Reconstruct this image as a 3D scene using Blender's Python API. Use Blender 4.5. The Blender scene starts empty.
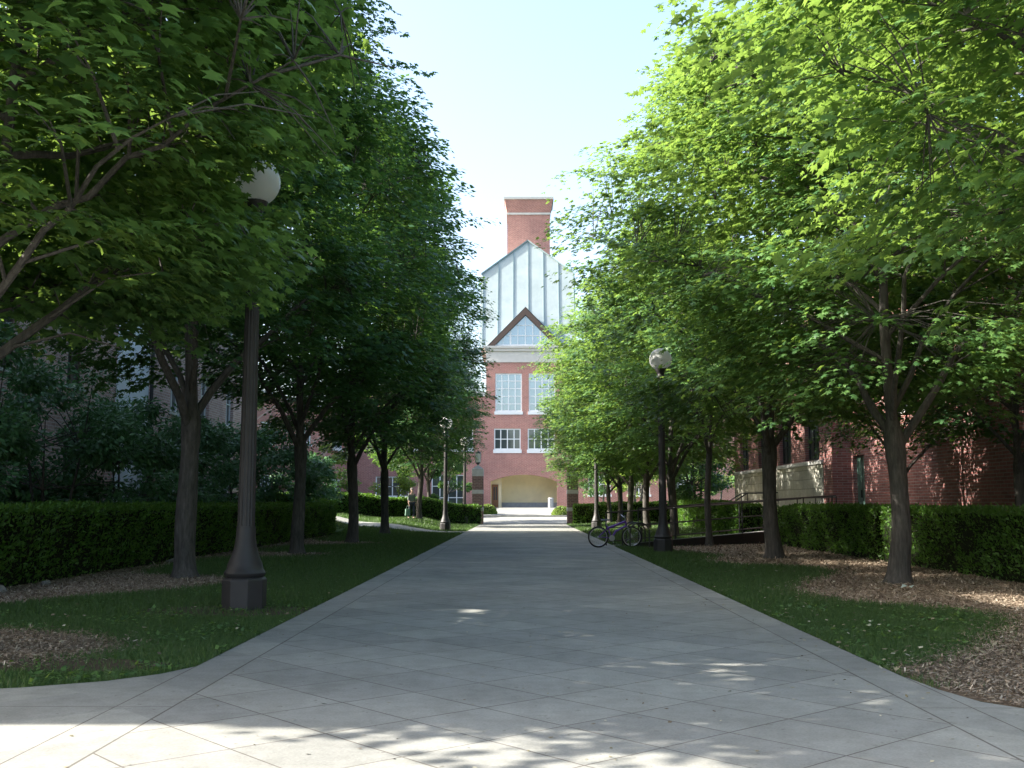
import bpy, bmesh, math, random
import numpy as np
from mathutils import Vector, Matrix

scene = bpy.context.scene
COL = scene.collection
R = math.radians
EYE = 1.35
F_PX = 1060.0
PITCH = R(6.46)
YAW = R(0.49)

# ------------------------------------------------------------------ helpers
def at(px, py, z=0.0):
    """ground point seen at a photo position (level z)"""
    a = (px - 512) / F_PX
    b = (384 - py) / F_PX
    x = a
    y = math.cos(PITCH) - b * math.sin(PITCH)
    zz = math.sin(PITCH) + b * math.cos(PITCH)
    c, s = math.cos(YAW), math.sin(YAW)
    x, y = c * x - s * y, s * x + c * y
    t = (z - EYE) / zz
    return (x * t, y * t)

def S(t):
    t = min(1.0, max(0.0, t))
    return t * t * (3 - 2 * t)

def gz(x, y):
    zl = 0.50 * S((y - 44) / 18) * S((-x - 3.6) / 3.0) + 0.25 * S((y - 32) / 12) * S((-x - 8.3) / 2)
    zl += 0.15 * S((y - 40) / 12) * S((x - 3.6) / 4.0)
    zc = 1.0 * min(1.0, max(0.0, (y - 72) / 22))
    return max(zl, zc)

def tag(o, label=None, cat=None, group=None, kind=None):
    if label: o['label'] = label
    if cat: o['category'] = cat
    if group: o['group'] = group
    if kind: o['kind'] = kind
    return o

def empty(name, loc, rz=0.0):
    o = bpy.data.objects.new(name, None)
    o.empty_display_size = 0.2
    COL.objects.link(o)
    o.location = loc
    o.rotation_euler = (0, 0, rz)
    return o

def copy_tree(o, parent=None):
    c = o.copy()
    COL.objects.link(c)
    if parent is not None:
        c.parent = parent
        c.matrix_parent_inverse = o.matrix_parent_inverse.copy()
    for ch in list(o.children):
        copy_tree(ch, c)
    return c

class MB:
    def __init__(self):
        self.v = []; self.f = []; self.mi = []
    def add(self, vs, fs, m=0):
        n = len(self.v)
        self.v += [tuple(p) for p in vs]
        self.f += [tuple(i + n for i in f) for f in fs]
        self.mi += [m] * len(fs)
        return self
    def box(self, x0, y0, z0, x1, y1, z1, m=0):
        vs = [(x0,y0,z0),(x1,y0,z0),(x1,y1,z0),(x0,y1,z0),(x0,y0,z1),(x1,y0,z1),(x1,y1,z1),(x0,y1,z1)]
        return self.add(vs, [(0,3,2,1),(4,5,6,7),(0,1,5,4),(1,2,6,5),(2,3,7,6),(3,0,4,7)], m)
    def tube(self, pts, radii, n=8, cap=True, m=0, rot=0.0):
        pts = [Vector(p) for p in pts]
        if not hasattr(radii, '__len__'): radii = [radii] * len(pts)
        vs = []; fs = []
        ref = None
        for i, p in enumerate(pts):
            if i == 0: t = pts[1] - pts[0]
            elif i == len(pts) - 1: t = pts[-1] - pts[-2]
            else: t = pts[i + 1] - pts[i - 1]
            if t.length < 1e-9: t = Vector((0, 0, 1))
            t.normalize()
            if ref is None:
                ref = Vector((1, 0, 0)) if abs(t.x) < 0.9 else Vector((0, 1, 0))
            u = ref - t * ref.dot(t)
            if u.length < 1e-6: u = t.orthogonal()
            u.normalize(); ref = u
            w = t.cross(u)
            for k in range(n):
                a = 2 * math.pi * k / n + rot
                vs.append(p + (u * math.cos(a) + w * math.sin(a)) * radii[i])
        for i in range(len(pts) - 1):
            for k in range(n):
                k2 = (k + 1) % n
                fs.append((i*n+k, i*n+k2, (i+1)*n+k2, (i+1)*n+k))
        if cap:
            fs.append(tuple(range(n - 1, -1, -1)))
            fs.append(tuple((len(pts)-1)*n + k for k in range(n)))
        return self.add(vs, fs, m)
    def lathe(self, prof, n=16, m=0, rot=0.0, c=(0, 0, 0)):
        """prof: list of (r, z)"""
        vs = []; fs = []
        for r, z in prof:
            for k in range(n):
                a = 2 * math.pi * k / n + rot
                vs.append((c[0] + r * math.cos(a), c[1] + r * math.sin(a), c[2] + z))
        for i in range(len(prof) - 1):
            for k in range(n):
                k2 = (k + 1) % n
                fs.append((i*n+k, i*n+k2, (i+1)*n+k2, (i+1)*n+k))
        fs.append(tuple(range(n - 1, -1, -1)))
        fs.append(tuple((len(prof)-1)*n + k for k in range(n)))
        return self.add(vs, fs, m)
    def prism(self, poly, axis, a0, a1, m=0):
        """poly: 2-D points; axis 'y': poly in xz; 'x': poly in yz; 'z': poly in xy"""
        n = len(poly)
        def P(p, a):
            if axis == 'y': return (p[0], a, p[1])
            if axis == 'x': return (a, p[0], p[1])
            return (p[0], p[1], a)
        vs = [P(p, a0) for p in poly] + [P(p, a1) for p in poly]
        fs = [tuple(range(n)), tuple(range(2*n-1, n-1, -1))]
        for i in range(n):
            j = (i + 1) % n
            fs.append((i, i + n, j + n, j))
        return self.add(vs, fs, m)
    def torus(self, c, R0, r, axis='y', n=28, k=8, m=0, a0=0.0, a1=2*math.pi):
        pts = []
        full = abs(a1 - a0 - 2*math.pi) < 1e-6
        for i in range(n + 1):
            a = a0 + (a1 - a0) * i / n
            if axis == 'y': pts.append((c[0] + R0*math.cos(a), c[1], c[2] + R0*math.sin(a)))
            elif axis == 'x': pts.append((c[0], c[1] + R0*math.cos(a), c[2] + R0*math.sin(a)))
            else: pts.append((c[0] + R0*math.cos(a), c[1] + R0*math.sin(a), c[2]))
        return self.tube(pts, r, k, not full, m)
    def build(self, name, mat, parent=None, smooth=False, bevel=0.0):
        me = bpy.data.meshes.new(name)
        me.from_pydata(self.v, [], self.f)
        mats = mat if isinstance(mat, (list, tuple)) else [mat]
        for mm in mats: me.materials.append(mm)
        if len(mats) > 1: me.polygons.foreach_set('material_index', self.mi)
        bm = bmesh.new(); bm.from_mesh(me)
        bmesh.ops.recalc_face_normals(bm, faces=bm.faces)
        bm.to_mesh(me); bm.free()
        o = bpy.data.objects.new(name, me)
        COL.objects.link(o)
        if parent is not None: o.parent = parent
        if smooth:
            me.polygons.foreach_set('use_smooth', [True] * len(me.polygons))
            me.set_sharp_from_angle(angle=R(40))
        if bevel > 0:
            b = o.modifiers.new('bevel', 'BEVEL'); b.width = bevel; b.segments = 2; b.limit_method = 'ANGLE'
        return o

# ------------------------------------------------------------------ materials
def nmat(name):
    m = bpy.data.materials.new(name); m.use_nodes = True
    nt = m.node_tree
    return m, nt, nt.nodes['Principled BSDF'], nt.nodes['Material Output']

def N(nt, t, **kw):
    n = nt.nodes.new(t)
    for k, v in kw.items(): setattr(n, k, v)
    return n

def math_n(nt, op, a, b=None, c=None):
    n = N(nt, 'ShaderNodeMath', operation=op)
    for i, v in enumerate((a, b, c)):
        if v is None: continue
        if isinstance(v, (int, float)): n.inputs[i].default_value = v
        else: nt.links.new(v, n.inputs[i])
    return n.outputs[0]

def ramp(nt, fac, stops):
    r = N(nt, 'ShaderNodeValToRGB')
    el = r.color_ramp.elements
    while len(el) < len(stops): el.new(0.5)
    for e, (p, c) in zip(el, stops):
        e.position = p; e.color = (c[0], c[1], c[2], 1)
    nt.links.new(fac, r.inputs[0])
    return r.outputs[0]

def noise(nt, vec, scale, detail=4, rough=0.55):
    n = N(nt, 'ShaderNodeTexNoise')
    n.inputs['Scale'].default_value = scale
    n.inputs['Detail'].default_value = detail
    n.inputs['Roughness'].default_value = rough
    if vec is not None: nt.links.new(vec, n.inputs['Vector'])
    return n.outputs['Fac']

def pos(nt):
    return N(nt, 'ShaderNodeNewGeometry').outputs['Position']

def objco(nt):
    return N(nt, 'ShaderNodeTexCoord').outputs['Object']

def bump(nt, h, strength, dist, bs):
    b = N(nt, 'ShaderNodeBump')
    b.inputs['Strength'].default_value = strength
    b.inputs['Distance'].default_value = dist
    nt.links.new(h, b.inputs['Height'])
    nt.links.new(b.outputs[0], bs.inputs['Normal'])

def mixc(nt, fac, a, b, blend='MIX'):
    n = N(nt, 'ShaderNodeMix', data_type='RGBA', blend_type=blend)
    for sock, v in ((n.inputs[0], fac), (n.inputs[6], a), (n.inputs[7], b)):
        if isinstance(v, (int, float)): sock.default_value = v
        elif isinstance(v, tuple): sock.default_value = (v[0], v[1], v[2], 1)
        else: nt.links.new(v, sock)
    return n.outputs[2]

def plain(name, c, rough=0.6, var=0.15, scale=6, metallic=0.0, spec=0.5, bmp=0.0, world=False):
    m, nt, bs, out = nmat(name)
    v = pos(nt) if world else objco(nt)
    f = noise(nt, v, scale, 5)
    col = ramp(nt, f, [(0.25, tuple(k * (1 - var) for k in c)), (0.75, tuple(min(1, k * (1 + var)) for k in c))])
    nt.links.new(col, bs.inputs['Base Color'])
    bs.inputs['Roughness'].default_value = rough
    bs.inputs['Metallic'].default_value = metallic
    bs.inputs['Specular IOR Level'].default_value = spec
    if bmp: bump(nt, noise(nt, v, scale * 6, 3), 0.5, bmp, bs)
    return m

def leaf_mat(name, c0, c1, tr, tfac=0.42, rough=0.45):
    m, nt, bs, out = nmat(name)
    at_ = N(nt, 'ShaderNodeAttribute', attribute_name='rnd')
    col = ramp(nt, at_.outputs['Fac'], [(0.0, c0), (0.75, c1), (1.0, tuple(1.25 * k for k in c1))])
    nt.links.new(col, bs.inputs['Base Color'])
    bs.inputs['Roughness'].default_value = rough
    bs.inputs['Specular IOR Level'].default_value = 0.35
    t = N(nt, 'ShaderNodeBsdfTranslucent')
    tc = mixc(nt, at_.outputs['Fac'], tuple(0.75 * k for k in tr), tr)
    nt.links.new(tc, t.inputs['Color'])
    mx = N(nt, 'ShaderNodeMixShader'); mx.inputs[0].default_value = tfac
    nt.links.new(bs.outputs[0], mx.inputs[1]); nt.links.new(t.outputs[0], mx.inputs[2])
    nt.links.new(mx.outputs[0], out.inputs['Surface'])
    return m

def brick_mat(name, c1, c2, mortar, bw=0.30, rh=0.105, ms=0.012, diaper=False, world=True):
    m, nt, bs, out = nmat(name)
    p = pos(nt)
    sx = N(nt, 'ShaderNodeSeparateXYZ'); nt.links.new(p, sx.inputs[0])
    u = math_n(nt, 'ADD', sx.outputs[0], sx.outputs[1])
    cb = N(nt, 'ShaderNodeCombineXYZ')
    nt.links.new(u, cb.inputs[0]); nt.links.new(sx.outputs[2], cb.inputs[1])
    b = N(nt, 'ShaderNodeTexBrick')
    nt.links.new(cb.outputs[0], b.inputs['Vector'])
    b.inputs['Scale'].default_value = 1.0
    b.inputs['Mortar Size'].default_value = ms
    b.inputs['Mortar Smooth'].default_value = 0.2
    b.inputs['Brick Width'].default_value = bw
    b.inputs['Row Height'].default_value = rh
    b.inputs['Color1'].default_value = (*c1, 1)
    b.inputs['Color2'].default_value = (*c2, 1)
    b.inputs['Mortar'].default_value = (*mortar, 1)
    f = noise(nt, p, 0.7, 6)
    col = mixc(nt, 1.0, b.outputs['Color'], ramp(nt, f, [(0.3, (0.82, 0.82, 0.84)), (0.7, (1.12, 1.1, 1.08))]), 'MULTIPLY')
    f2 = noise(nt, p, 9, 4)
    col = mixc(nt, 1.0, col, ramp(nt, f2, [(0.3, (0.86, 0.86, 0.86)), (0.7, (1.1, 1.1, 1.1))]), 'MULTIPLY')
    if diaper:
        z = sx.outputs[2]
        uy = sx.outputs[1]
        a = math_n(nt, 'ABSOLUTE', math_n(nt, 'SUBTRACT', math_n(nt, 'FRACT', math_n(nt, 'MULTIPLY', math_n(nt, 'ADD', math_n(nt, 'MULTIPLY', uy, 0.42), z), 0.55)), 0.5))
        c = math_n(nt, 'ABSOLUTE', math_n(nt, 'SUBTRACT', math_n(nt, 'FRACT', math_n(nt, 'MULTIPLY', math_n(nt, 'SUBTRACT', math_n(nt, 'MULTIPLY', uy, 0.42), z), 0.55)), 0.5))
        d = math_n(nt, 'MINIMUM', a, c)
        d = math_n(nt, 'LESS_THAN', d, 0.035)
        col = mixc(nt, math_n(nt, 'MULTIPLY', d, 0.7), col, (0.42, 0.33, 0.27))
    nt.links.new(col, bs.inputs['Base Color'])
    bs.inputs['Roughness'].default_value = 0.85
    bs.inputs['Specular IOR Level'].default_value = 0.25
    h = math_n(nt, 'SUBTRACT', 1.0, b.outputs['Fac'])
    bump(nt, h, 0.8, 0.012, bs)
    return m

def glass_mat(name, tint, refl):
    m, nt, bs, out = nmat(name)
    v = objco(nt)
    col = ramp(nt, noise(nt, v, 0.9, 2), [(0.3, tuple(0.7 * k for k in tint)), (0.7, tint)])
    nt.links.new(col, bs.inputs['Base Color'])
    bs.inputs['Roughness'].default_value = 0.3
    g = N(nt, 'ShaderNodeBsdfGlossy'); g.inputs['Roughness'].default_value = 0.03
    g.inputs['Color'].default_value = (0.85, 0.95, 1.0, 1)
    mx = N(nt, 'ShaderNodeMixShader'); mx.inputs[0].default_value = refl
    nt.links.new(bs.outputs[0], mx.inputs[1]); nt.links.new(g.outputs[0], mx.inputs[2])
    nt.links.new(mx.outputs[0], out.inputs['Surface'])
    return m

M = {}
M['leaf'] = leaf_mat('maple leaf', (0.020, 0.062, 0.026), (0.052, 0.125, 0.042), (0.20, 0.38, 0.06), 0.30)  # darker maple green: the left row's shade put into the colour
M['leaf_lit'] = leaf_mat('sunlit maple leaf', (0.030, 0.085, 0.030), (0.088, 0.175, 0.050), (0.32, 0.50, 0.085), 0.34)  # same maple leaf lightened: the right row's sunlight put into the colour
M['leaf_blue'] = leaf_mat('shrub leaf', (0.045, 0.12, 0.050), (0.080, 0.18, 0.072), (0.12, 0.28, 0.08), 0.28)
M['leaf_yellow'] = leaf_mat('light green leaf', (0.10, 0.17, 0.035), (0.17, 0.25, 0.05), (0.30, 0.42, 0.07), 0.4)
M['hedge_leaf'] = leaf_mat('hedge leaf', (0.036, 0.090, 0.016), (0.080, 0.175, 0.028), (0.18, 0.36, 0.035), 0.32)
M['hedge_core'] = plain('hedge twigs', (0.012, 0.016, 0.007), 0.95, 0.3, 12, spec=0.1, world=True)
M['grass'] = leaf_mat('grass blade', (0.036, 0.078, 0.022), (0.078, 0.132, 0.040), (0.10, 0.20, 0.025), 0.3, 0.5)
M['lamp_metal'] = plain('painted lamp metal', (0.028, 0.026, 0.027), 0.55, 0.22, 5, bmp=0.002)
M['black_metal'] = plain('black railing paint', (0.018, 0.018, 0.020), 0.45, 0.2, 5)
M['stone_grey'] = plain('grey band stone', (0.30, 0.31, 0.32), 0.8, 0.15, 4, bmp=0.003, world=True)
M['limestone'] = plain('limestone', (0.52, 0.51, 0.48), 0.8, 0.1, 2, bmp=0.003, world=True)
M['white_paint'] = plain('white window paint', (0.72, 0.74, 0.75), 0.5, 0.05, 3)
M['brown_trim'] = plain('brown gable trim', (0.10, 0.065, 0.05), 0.6, 0.15, 3)
M['roof_slate'] = plain('blue grey roof', (0.12, 0.16, 0.20), 0.6, 0.2, 3)
M['panel_grey'] = plain('smooth grey wall panel', (0.72, 0.77, 0.84), 0.5, 0.06, 1.0, world=True)
M['beige'] = plain('beige plaster', (0.80, 0.70, 0.46), 0.85, 0.07, 1.5, world=True)
M['door_brown'] = plain('brown door wood', (0.22, 0.10, 0.04), 0.5, 0.25, 4)
M['door_green'] = plain('dark green door paint', (0.07, 0.13, 0.105), 0.45, 0.15, 4)
M['dark_void'] = plain('dark interior', (0.015, 0.015, 0.017), 0.8, 0.2, 2)
M['glass_sky'] = glass_mat('sky reflecting glass', (0.16, 0.23, 0.27), 0.28)
M['glass_dark'] = glass_mat('dark window glass', (0.035, 0.045, 0.05), 0.13)
M['brick_far'] = brick_mat('red brick', (0.43, 0.195, 0.165), (0.35, 0.155, 0.13), (0.50, 0.37, 0.33))
M['brick_diaper'] = brick_mat('patterned red brick', (0.38, 0.16, 0.125), (0.31, 0.125, 0.10), (0.40, 0.30, 0.26), diaper=True)
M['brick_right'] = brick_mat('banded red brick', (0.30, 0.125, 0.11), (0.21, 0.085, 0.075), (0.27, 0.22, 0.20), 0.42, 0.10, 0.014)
M['brick_left'] = brick_mat('buff red brick', (0.52, 0.36, 0.32), (0.40, 0.25, 0.22), (0.62, 0.54, 0.50))
M['brick_pillar'] = brick_mat('dark gate brick', (0.14, 0.085, 0.082), (0.095, 0.06, 0.058), (0.22, 0.19, 0.18))
M['stone_right'] = brick_mat('ashlar stone', (0.44, 0.43, 0.36), (0.37, 0.37, 0.32), (0.20, 0.20, 0.17), 1.1, 0.40, 0.012)

def metal_roof():
    m, nt, bs, out = nmat('pale metal roof')
    p = pos(nt)
    col = ramp(nt, noise(nt, p, 0.8, 6, 0.7), [(0.3, (0.29, 0.35, 0.36)), (0.7, (0.37, 0.43, 0.44))])
    nt.links.new(col, bs.inputs['Base Color'])
    bs.inputs['Roughness'].default_value = 0.8
    bs.inputs['Specular IOR Level'].default_value = 0.2
    return m
M['metal_roof'] = metal_roof()
M['seam'] = plain('roof seam metal', (0.20, 0.27, 0.28), 0.5, 0.1, 2)

def bark():
    m, nt, bs, out = nmat('maple bark')
    tc = objco(nt)
    mp = N(nt, 'ShaderNodeMapping'); mp.inputs['Scale'].default_value = (9, 9, 1.6)
    nt.links.new(tc, mp.inputs['Vector'])
    f = noise(nt, mp.outputs[0], 2.2, 7, 0.65)
    f2 = noise(nt, tc, 2.5, 4)
    col = ramp(nt, f, [(0.28, (0.040, 0.037, 0.035)), (0.55, (0.088, 0.082, 0.075)), (0.8, (0.15, 0.14, 0.128))])
    col = mixc(nt, 1.0, col, ramp(nt, f2, [(0.3, (0.8, 0.82, 0.8)), (0.75, (1.15, 1.12, 1.1))]), 'MULTIPLY')
    nt.links.new(col, bs.inputs['Base Color'])
    bs.inputs['Roughness'].default_value = 0.9
    bs.inputs['Specular IOR Level'].default_value = 0.2
    bump(nt, f, 0.9, 0.02, bs)
    return m
M['bark'] = bark()

def concrete(name, joints=None):
    m, nt, bs, out = nmat(name)
    p = pos(nt)
    sx = N(nt, 'ShaderNodeSeparateXYZ'); nt.links.new(p, sx.inputs[0])
    x, y = sx.outputs[0], sx.outputs[1]
    base = ramp(nt, noise(nt, p, 0.55, 6, 0.6), [(0.3, (0.222, 0.224, 0.208)), (0.7, (0.298, 0.300, 0.280))])
    fine = noise(nt, p, 55, 3, 0.7)
    base = mixc(nt, 1.0, base, ramp(nt, fine, [(0.25, (0.80, 0.80, 0.80)), (0.75, (1.14, 1.14, 1.14))]), 'MULTIPLY')
    mid = noise(nt, p, 4.5, 5, 0.65)
    base = mixc(nt, 1.0, base, ramp(nt, mid, [(0.32, (0.86, 0.86, 0.85)), (0.6, (1.05, 1.05, 1.05))]), 'MULTIPLY')
    spot = noise(nt, p, 16, 2, 0.5)
    base = mixc(nt, 1.0, base, ramp(nt, spot, [(0.24, (0.62, 0.60, 0.57)), (0.31, (1, 1, 1))]), 'MULTIPLY')
    h = fine
    if joints:
        wob = math_n(nt, 'MULTIPLY', math_n(nt, 'SUBTRACT', noise(nt, p, 2.5, 2), 0.5), 0.012)
        aA, dA, oA, aB, dB, oB, xl, xr, xl2, xr2 = joints
        def fam(ang, d, o):
            # lines of direction (sin ang, cos ang); perpendicular coordinate
            s = math_n(nt, 'ADD', math_n(nt, 'MULTIPLY', x, math.cos(ang) / d), math_n(nt, 'MULTIPLY', y, -math.sin(ang) / d))
            s = math_n(nt, 'ADD', math_n(nt, 'ADD', s, o), wob)
            fr = math_n(nt, 'FRACT', s)
            return math_n(nt, 'MULTIPLY', math_n(nt, 'SUBTRACT', 0.5, math_n(nt, 'ABSOLUTE', math_n(nt, 'SUBTRACT', fr, 0.5))), d)
        dist = math_n(nt, 'MINIMUM', fam(aA, dA, oA), fam(aB, dB, oB))
        inside = math_n(nt, 'MULTIPLY', math_n(nt, 'GREATER_THAN', x, xl), math_n(nt, 'LESS_THAN', x, xr))
        dist = math_n(nt, 'ADD', dist, math_n(nt, 'MULTIPLY', math_n(nt, 'SUBTRACT', 1.0, inside), 5.0))
        # panel-to-panel tone
        def cell(ang, d, o):
            s = math_n(nt, 'ADD', math_n(nt, 'ADD', math_n(nt, 'MULTIPLY', x, math.cos(ang) / d), math_n(nt, 'MULTIPLY', y, -math.sin(ang) / d)), o)
            return math_n(nt, 'FLOOR', s)
        cb = N(nt, 'ShaderNodeCombineXYZ')
        nt.links.new(cell(aA, dA, oA), cb.inputs[0]); nt.links.new(cell(aB, dB, oB), cb.inputs[1])
        nt.links.new(inside, cb.inputs[2])
        wn = N(nt, 'ShaderNodeTexWhiteNoise'); nt.links.new(cb.outputs[0], wn.inputs['Vector'])
        base = mixc(nt, 1.0, base, ramp(nt, wn.outputs['Value'], [(0.0, (0.87, 0.87, 0.88)), (1.0, (1.10, 1.09, 1.07))]), 'MULTIPLY')
        def vline(xx):
            return math_n(nt, 'ABSOLUTE', math_n(nt, 'SUBTRACT', x, xx))
        for xx in (xl, xr):
            dist = math_n(nt, 'MINIMUM', dist, math_n(nt, 'MULTIPLY', vline(xx), 0.75))
        for xx in (xl2, xr2):
            dist = math_n(nt, 'MINIMUM', dist, vline(xx))
        # cross joints of the border strips
        cy = math_n(nt, 'MULTIPLY', math_n(nt, 'SUBTRACT', 0.5, math_n(nt, 'ABSOLUTE', math_n(nt, 'SUBTRACT', math_n(nt, 'FRACT', math_n(nt, 'MULTIPLY', y, 1 / 2.4)), 0.5))), 2.4)
        cy = math_n(nt, 'ADD', cy, math_n(nt, 'MULTIPLY', inside, 5.0))
        dist = math_n(nt, 'MINIMUM', dist, cy)
        brk = noise(nt, p, 1.3, 3)
        wid = math_n(nt, 'ADD', 0.0015, math_n(nt, 'MULTIPLY', brk, 0.0085))
        jm = math_n(nt, 'LESS_THAN', dist, wid)
        base = mixc(nt, math_n(nt, 'MULTIPLY', jm, 0.72), base, (0.055, 0.043, 0.034))
        h = math_n(nt, 'SUBTRACT', fine, math_n(nt, 'MULTIPLY', jm, 3.0))
    nt.links.new(base, bs.inputs['Base Color'])
    bs.inputs['Roughness'].default_value = 0.85
    bs.inputs['Specular IOR Level'].default_value = 0.25
    bump(nt, h, 0.35, 0.004, bs)
    return m

XL, XR = -2.69, 2.97          # path edges
JL, JR = -2.31, 2.62          # joints of the border strips
M['path'] = concrete('scored concrete', (R(48.3), 0.77, 0.18, R(-41.7), 0.60, 0.35, JL, JR, XL, XR))
M['concrete'] = concrete('plain concrete')

def ground_mat(name, ca, cb, sc, bscale, bd):
    m, nt, bs, out = nmat(name)
    p = pos(nt)
    col = ramp(nt, noise(nt, p, sc, 6, 0.7), [(0.3, ca), (0.7, cb)])
    f2 = noise(nt, p, bscale, 4, 0.7)
    col = mixc(nt, 1.0, col, ramp(nt, f2, [(0.25, (0.6, 0.6, 0.6)), (0.75, (1.3, 1.3, 1.3))]), 'MULTIPLY')
    nt.links.new(col, bs.inputs['Base Color'])
    bs.inputs['Roughness'].default_value = 0.95
    bs.inputs['Specular IOR Level'].default_value = 0.1
    bump(nt, f2, 0.8, bd, bs)
    return m
M['lawn'] = ground_mat('lawn soil and turf', (0.030, 0.062, 0.016), (0.052, 0.090, 0.024), 0.8, 30, 0.03)
M['mulch'] = ground_mat('bark mulch', (0.12, 0.085, 0.058), (0.21, 0.155, 0.11), 1.2, 45, 0.02)
M['soil'] = ground_mat('worn soil', (0.06, 0.045, 0.034), (0.10, 0.075, 0.055), 1.6, 40, 0.015)

def chip_mat():
    m, nt, bs, out = nmat('mulch chip')
    a = N(nt, 'ShaderNodeAttribute', attribute_name='rnd')
    col = ramp(nt, a.outputs['Fac'], [(0.0, (0.09, 0.065, 0.045)), (0.5, (0.24, 0.185, 0.135)), (0.9, (0.35, 0.285, 0.215)), (1.0, (0.46, 0.40, 0.32))])
    nt.links.new(col, bs.inputs['Base Color'])
    bs.inputs['Roughness'].default_value = 0.9
    bs.inputs['Specular IOR Level'].default_value = 0.2
    return m
M['chip'] = chip_mat()
def fallen_mat():
    m, nt, bs, out = nmat('dry fallen leaf')
    a = N(nt, 'ShaderNodeAttribute', attribute_name='rnd')
    col = ramp(nt, a.outputs['Fac'], [(0.0, (0.10, 0.07, 0.04)), (0.6, (0.25, 0.22, 0.13)), (1.0, (0.45, 0.43, 0.33))])
    nt.links.new(col, bs.inputs['Base Color'])
    bs.inputs['Roughness'].default_value = 0.8
    return m
M['fallen'] = fallen_mat()

def globe_mat():
    m, nt, bs, out = nmat('white globe plastic')
    bs.inputs['Base Color'].default_value = (0.80, 0.80, 0.78, 1)
    bs.inputs['Roughness'].default_value = 0.35
    t = N(nt, 'ShaderNodeBsdfTranslucent'); t.inputs['Color'].default_value = (0.85, 0.85, 0.83, 1)
    col = ramp(nt, noise(nt, objco(nt), 3, 4), [(0.3, (0.72, 0.73, 0.72)), (0.7, (0.82, 0.82, 0.80))])
    nt.links.new(col, bs.inputs['Base Color'])
    mx = N(nt, 'ShaderNodeMixShader'); mx.inputs[0].default_value = 0.4
    nt.links.new(bs.outputs[0], mx.inputs[1]); nt.links.new(t.outputs[0], mx.inputs[2])
    nt.links.new(mx.outputs[0], out.inputs['Surface'])
    return m
M['globe'] = globe_mat()
M['rubber'] = plain('tyre rubber', (0.014, 0.014, 0.014), 0.8, 0.2, 6)
M['chrome'] = plain('bare metal', (0.5, 0.5, 0.52), 0.3, 0.05, 4, metallic=0.9)
M['purple'] = plain('purple bike paint', (0.12, 0.035, 0.27), 0.35, 0.12, 6)
M['saddle'] = plain('grey saddle vinyl', (0.20, 0.21, 0.24), 0.5, 0.1, 8)
M['skin'] = plain('skin', (0.50, 0.33, 0.25), 0.6, 0.06, 5)
M['shirt'] = plain('grey green shirt cloth', (0.13, 0.155, 0.135), 0.9, 0.12, 6)
M['trousers'] = plain('dark blue trousers', (0.022, 0.026, 0.042), 0.9, 0.15, 6)
M['hair'] = plain('grey hair', (0.20, 0.18, 0.17), 0.8, 0.2, 20)
M['bag'] = plain('pale green bag cloth', (0.12, 0.22, 0.16), 0.8, 0.12, 6)
M['bin'] = plain('grey bin', (0.33, 0.34, 0.35), 0.6, 0.08, 4)
M['rock'] = plain('pale field stone', (0.20, 0.19, 0.18), 0.9, 0.25, 3, bmp=0.02)

# ------------------------------------------------------------------ leaf meshes (numpy)
MAPLE = (np.array([(0,0,0),(.16,.50,-.14),(.38,.25,-.05),(.72,.50,-.15),(.66,.17,-.06),(1,0,-.20),(.66,-.17,-.06),(.72,-.50,-.15),(.38,-.25,-.05),(.16,-.50,-.14),(.42,0,.02)]),
         [(0,1,2,10),(10,2,3,4),(10,4,5),(0,10,8,9),(10,6,7,8),(10,5,6)])
KITE = (np.array([(0,0,0),(.42,.36,-.09),(1,0,-.12),(.42,-.36,-.09)]), [(0,1,2),(0,2,3)])
OVAL = (np.array([(0,0,0),(.45,.24,-.03),(1,0,-.06),(.45,-.24,-.03)]), [(0,1,2),(0,2,3)])
BLADE = (np.array([(0,.06,0),(0,-.06,0),(.55,.045,.03),(.55,-.045,.03),(1,0,.12)]), [(0,1,3,2),(2,3,4)])
CHIP = (np.array([(0,.16,0),(0,-.16,0),(1,-.11,.05),(1,.13,.04),(.5,.0,.10)]), [(0,1,4),(1,2,4),(2,3,4),(3,0,4)])

def nrm(a):
    return a / np.maximum(np.linalg.norm(a, axis=-1, keepdims=True), 1e-9)

def leaves(name, P, D, Nn, Sz, shape, mat, rng, parent=None, rnd=None):
    out, faces = shape
    D = nrm(D); T = nrm(np.cross(Nn, D)); Nn = np.cross(D, T)
    n = len(P); k = len(out)
    Vv = P[:, None, :] + Sz[:, None, None] * (out[None, :, 0, None] * D[:, None, :] + out[None, :, 1, None] * T[:, None, :] + out[None, :, 2, None] * Nn[:, None, :])
    Vv = Vv.reshape(-1, 3).astype(np.float32)
    lens = np.array([len(f) for f in faces])
    flat = np.concatenate([np.array(f) for f in faces])
    L = (np.arange(n)[:, None] * k + flat[None, :]).reshape(-1).astype(np.int32)
    lt = np.tile(lens, n)
    ls = np.concatenate([[0], np.cumsum(lt)[:-1]]).astype(np.int32)
    me = bpy.data.meshes.new(name)
    me.vertices.add(len(Vv)); me.vertices.foreach_set('co', Vv.ravel())
    me.loops.add(len(L)); me.loops.foreach_set('vertex_index', L)
    me.polygons.add(len(ls)); me.polygons.foreach_set('loop_start', ls)
    me.update(calc_edges=True)
    a = me.attributes.new('rnd', 'FLOAT', 'FACE')
    r = rng.random(n) if rnd is None else rnd
    a.data.foreach_set('value', np.repeat(r, len(faces)).astype(np.float32))
    me.materials.append(mat)
    o = bpy.data.objects.new(name, me)
    COL.objects.link(o)
    if parent is not None: o.parent = parent
    return o

# ------------------------------------------------------------------ trees
def envelope(t, a=0.40, b=0.62):
    t = np.clip(t, 1e-4, 1 - 1e-4)
    pk = a / (a + b)
    return (t ** a) * ((1 - t) ** b) / ((pk ** a) * ((1 - pk) ** b))

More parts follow.
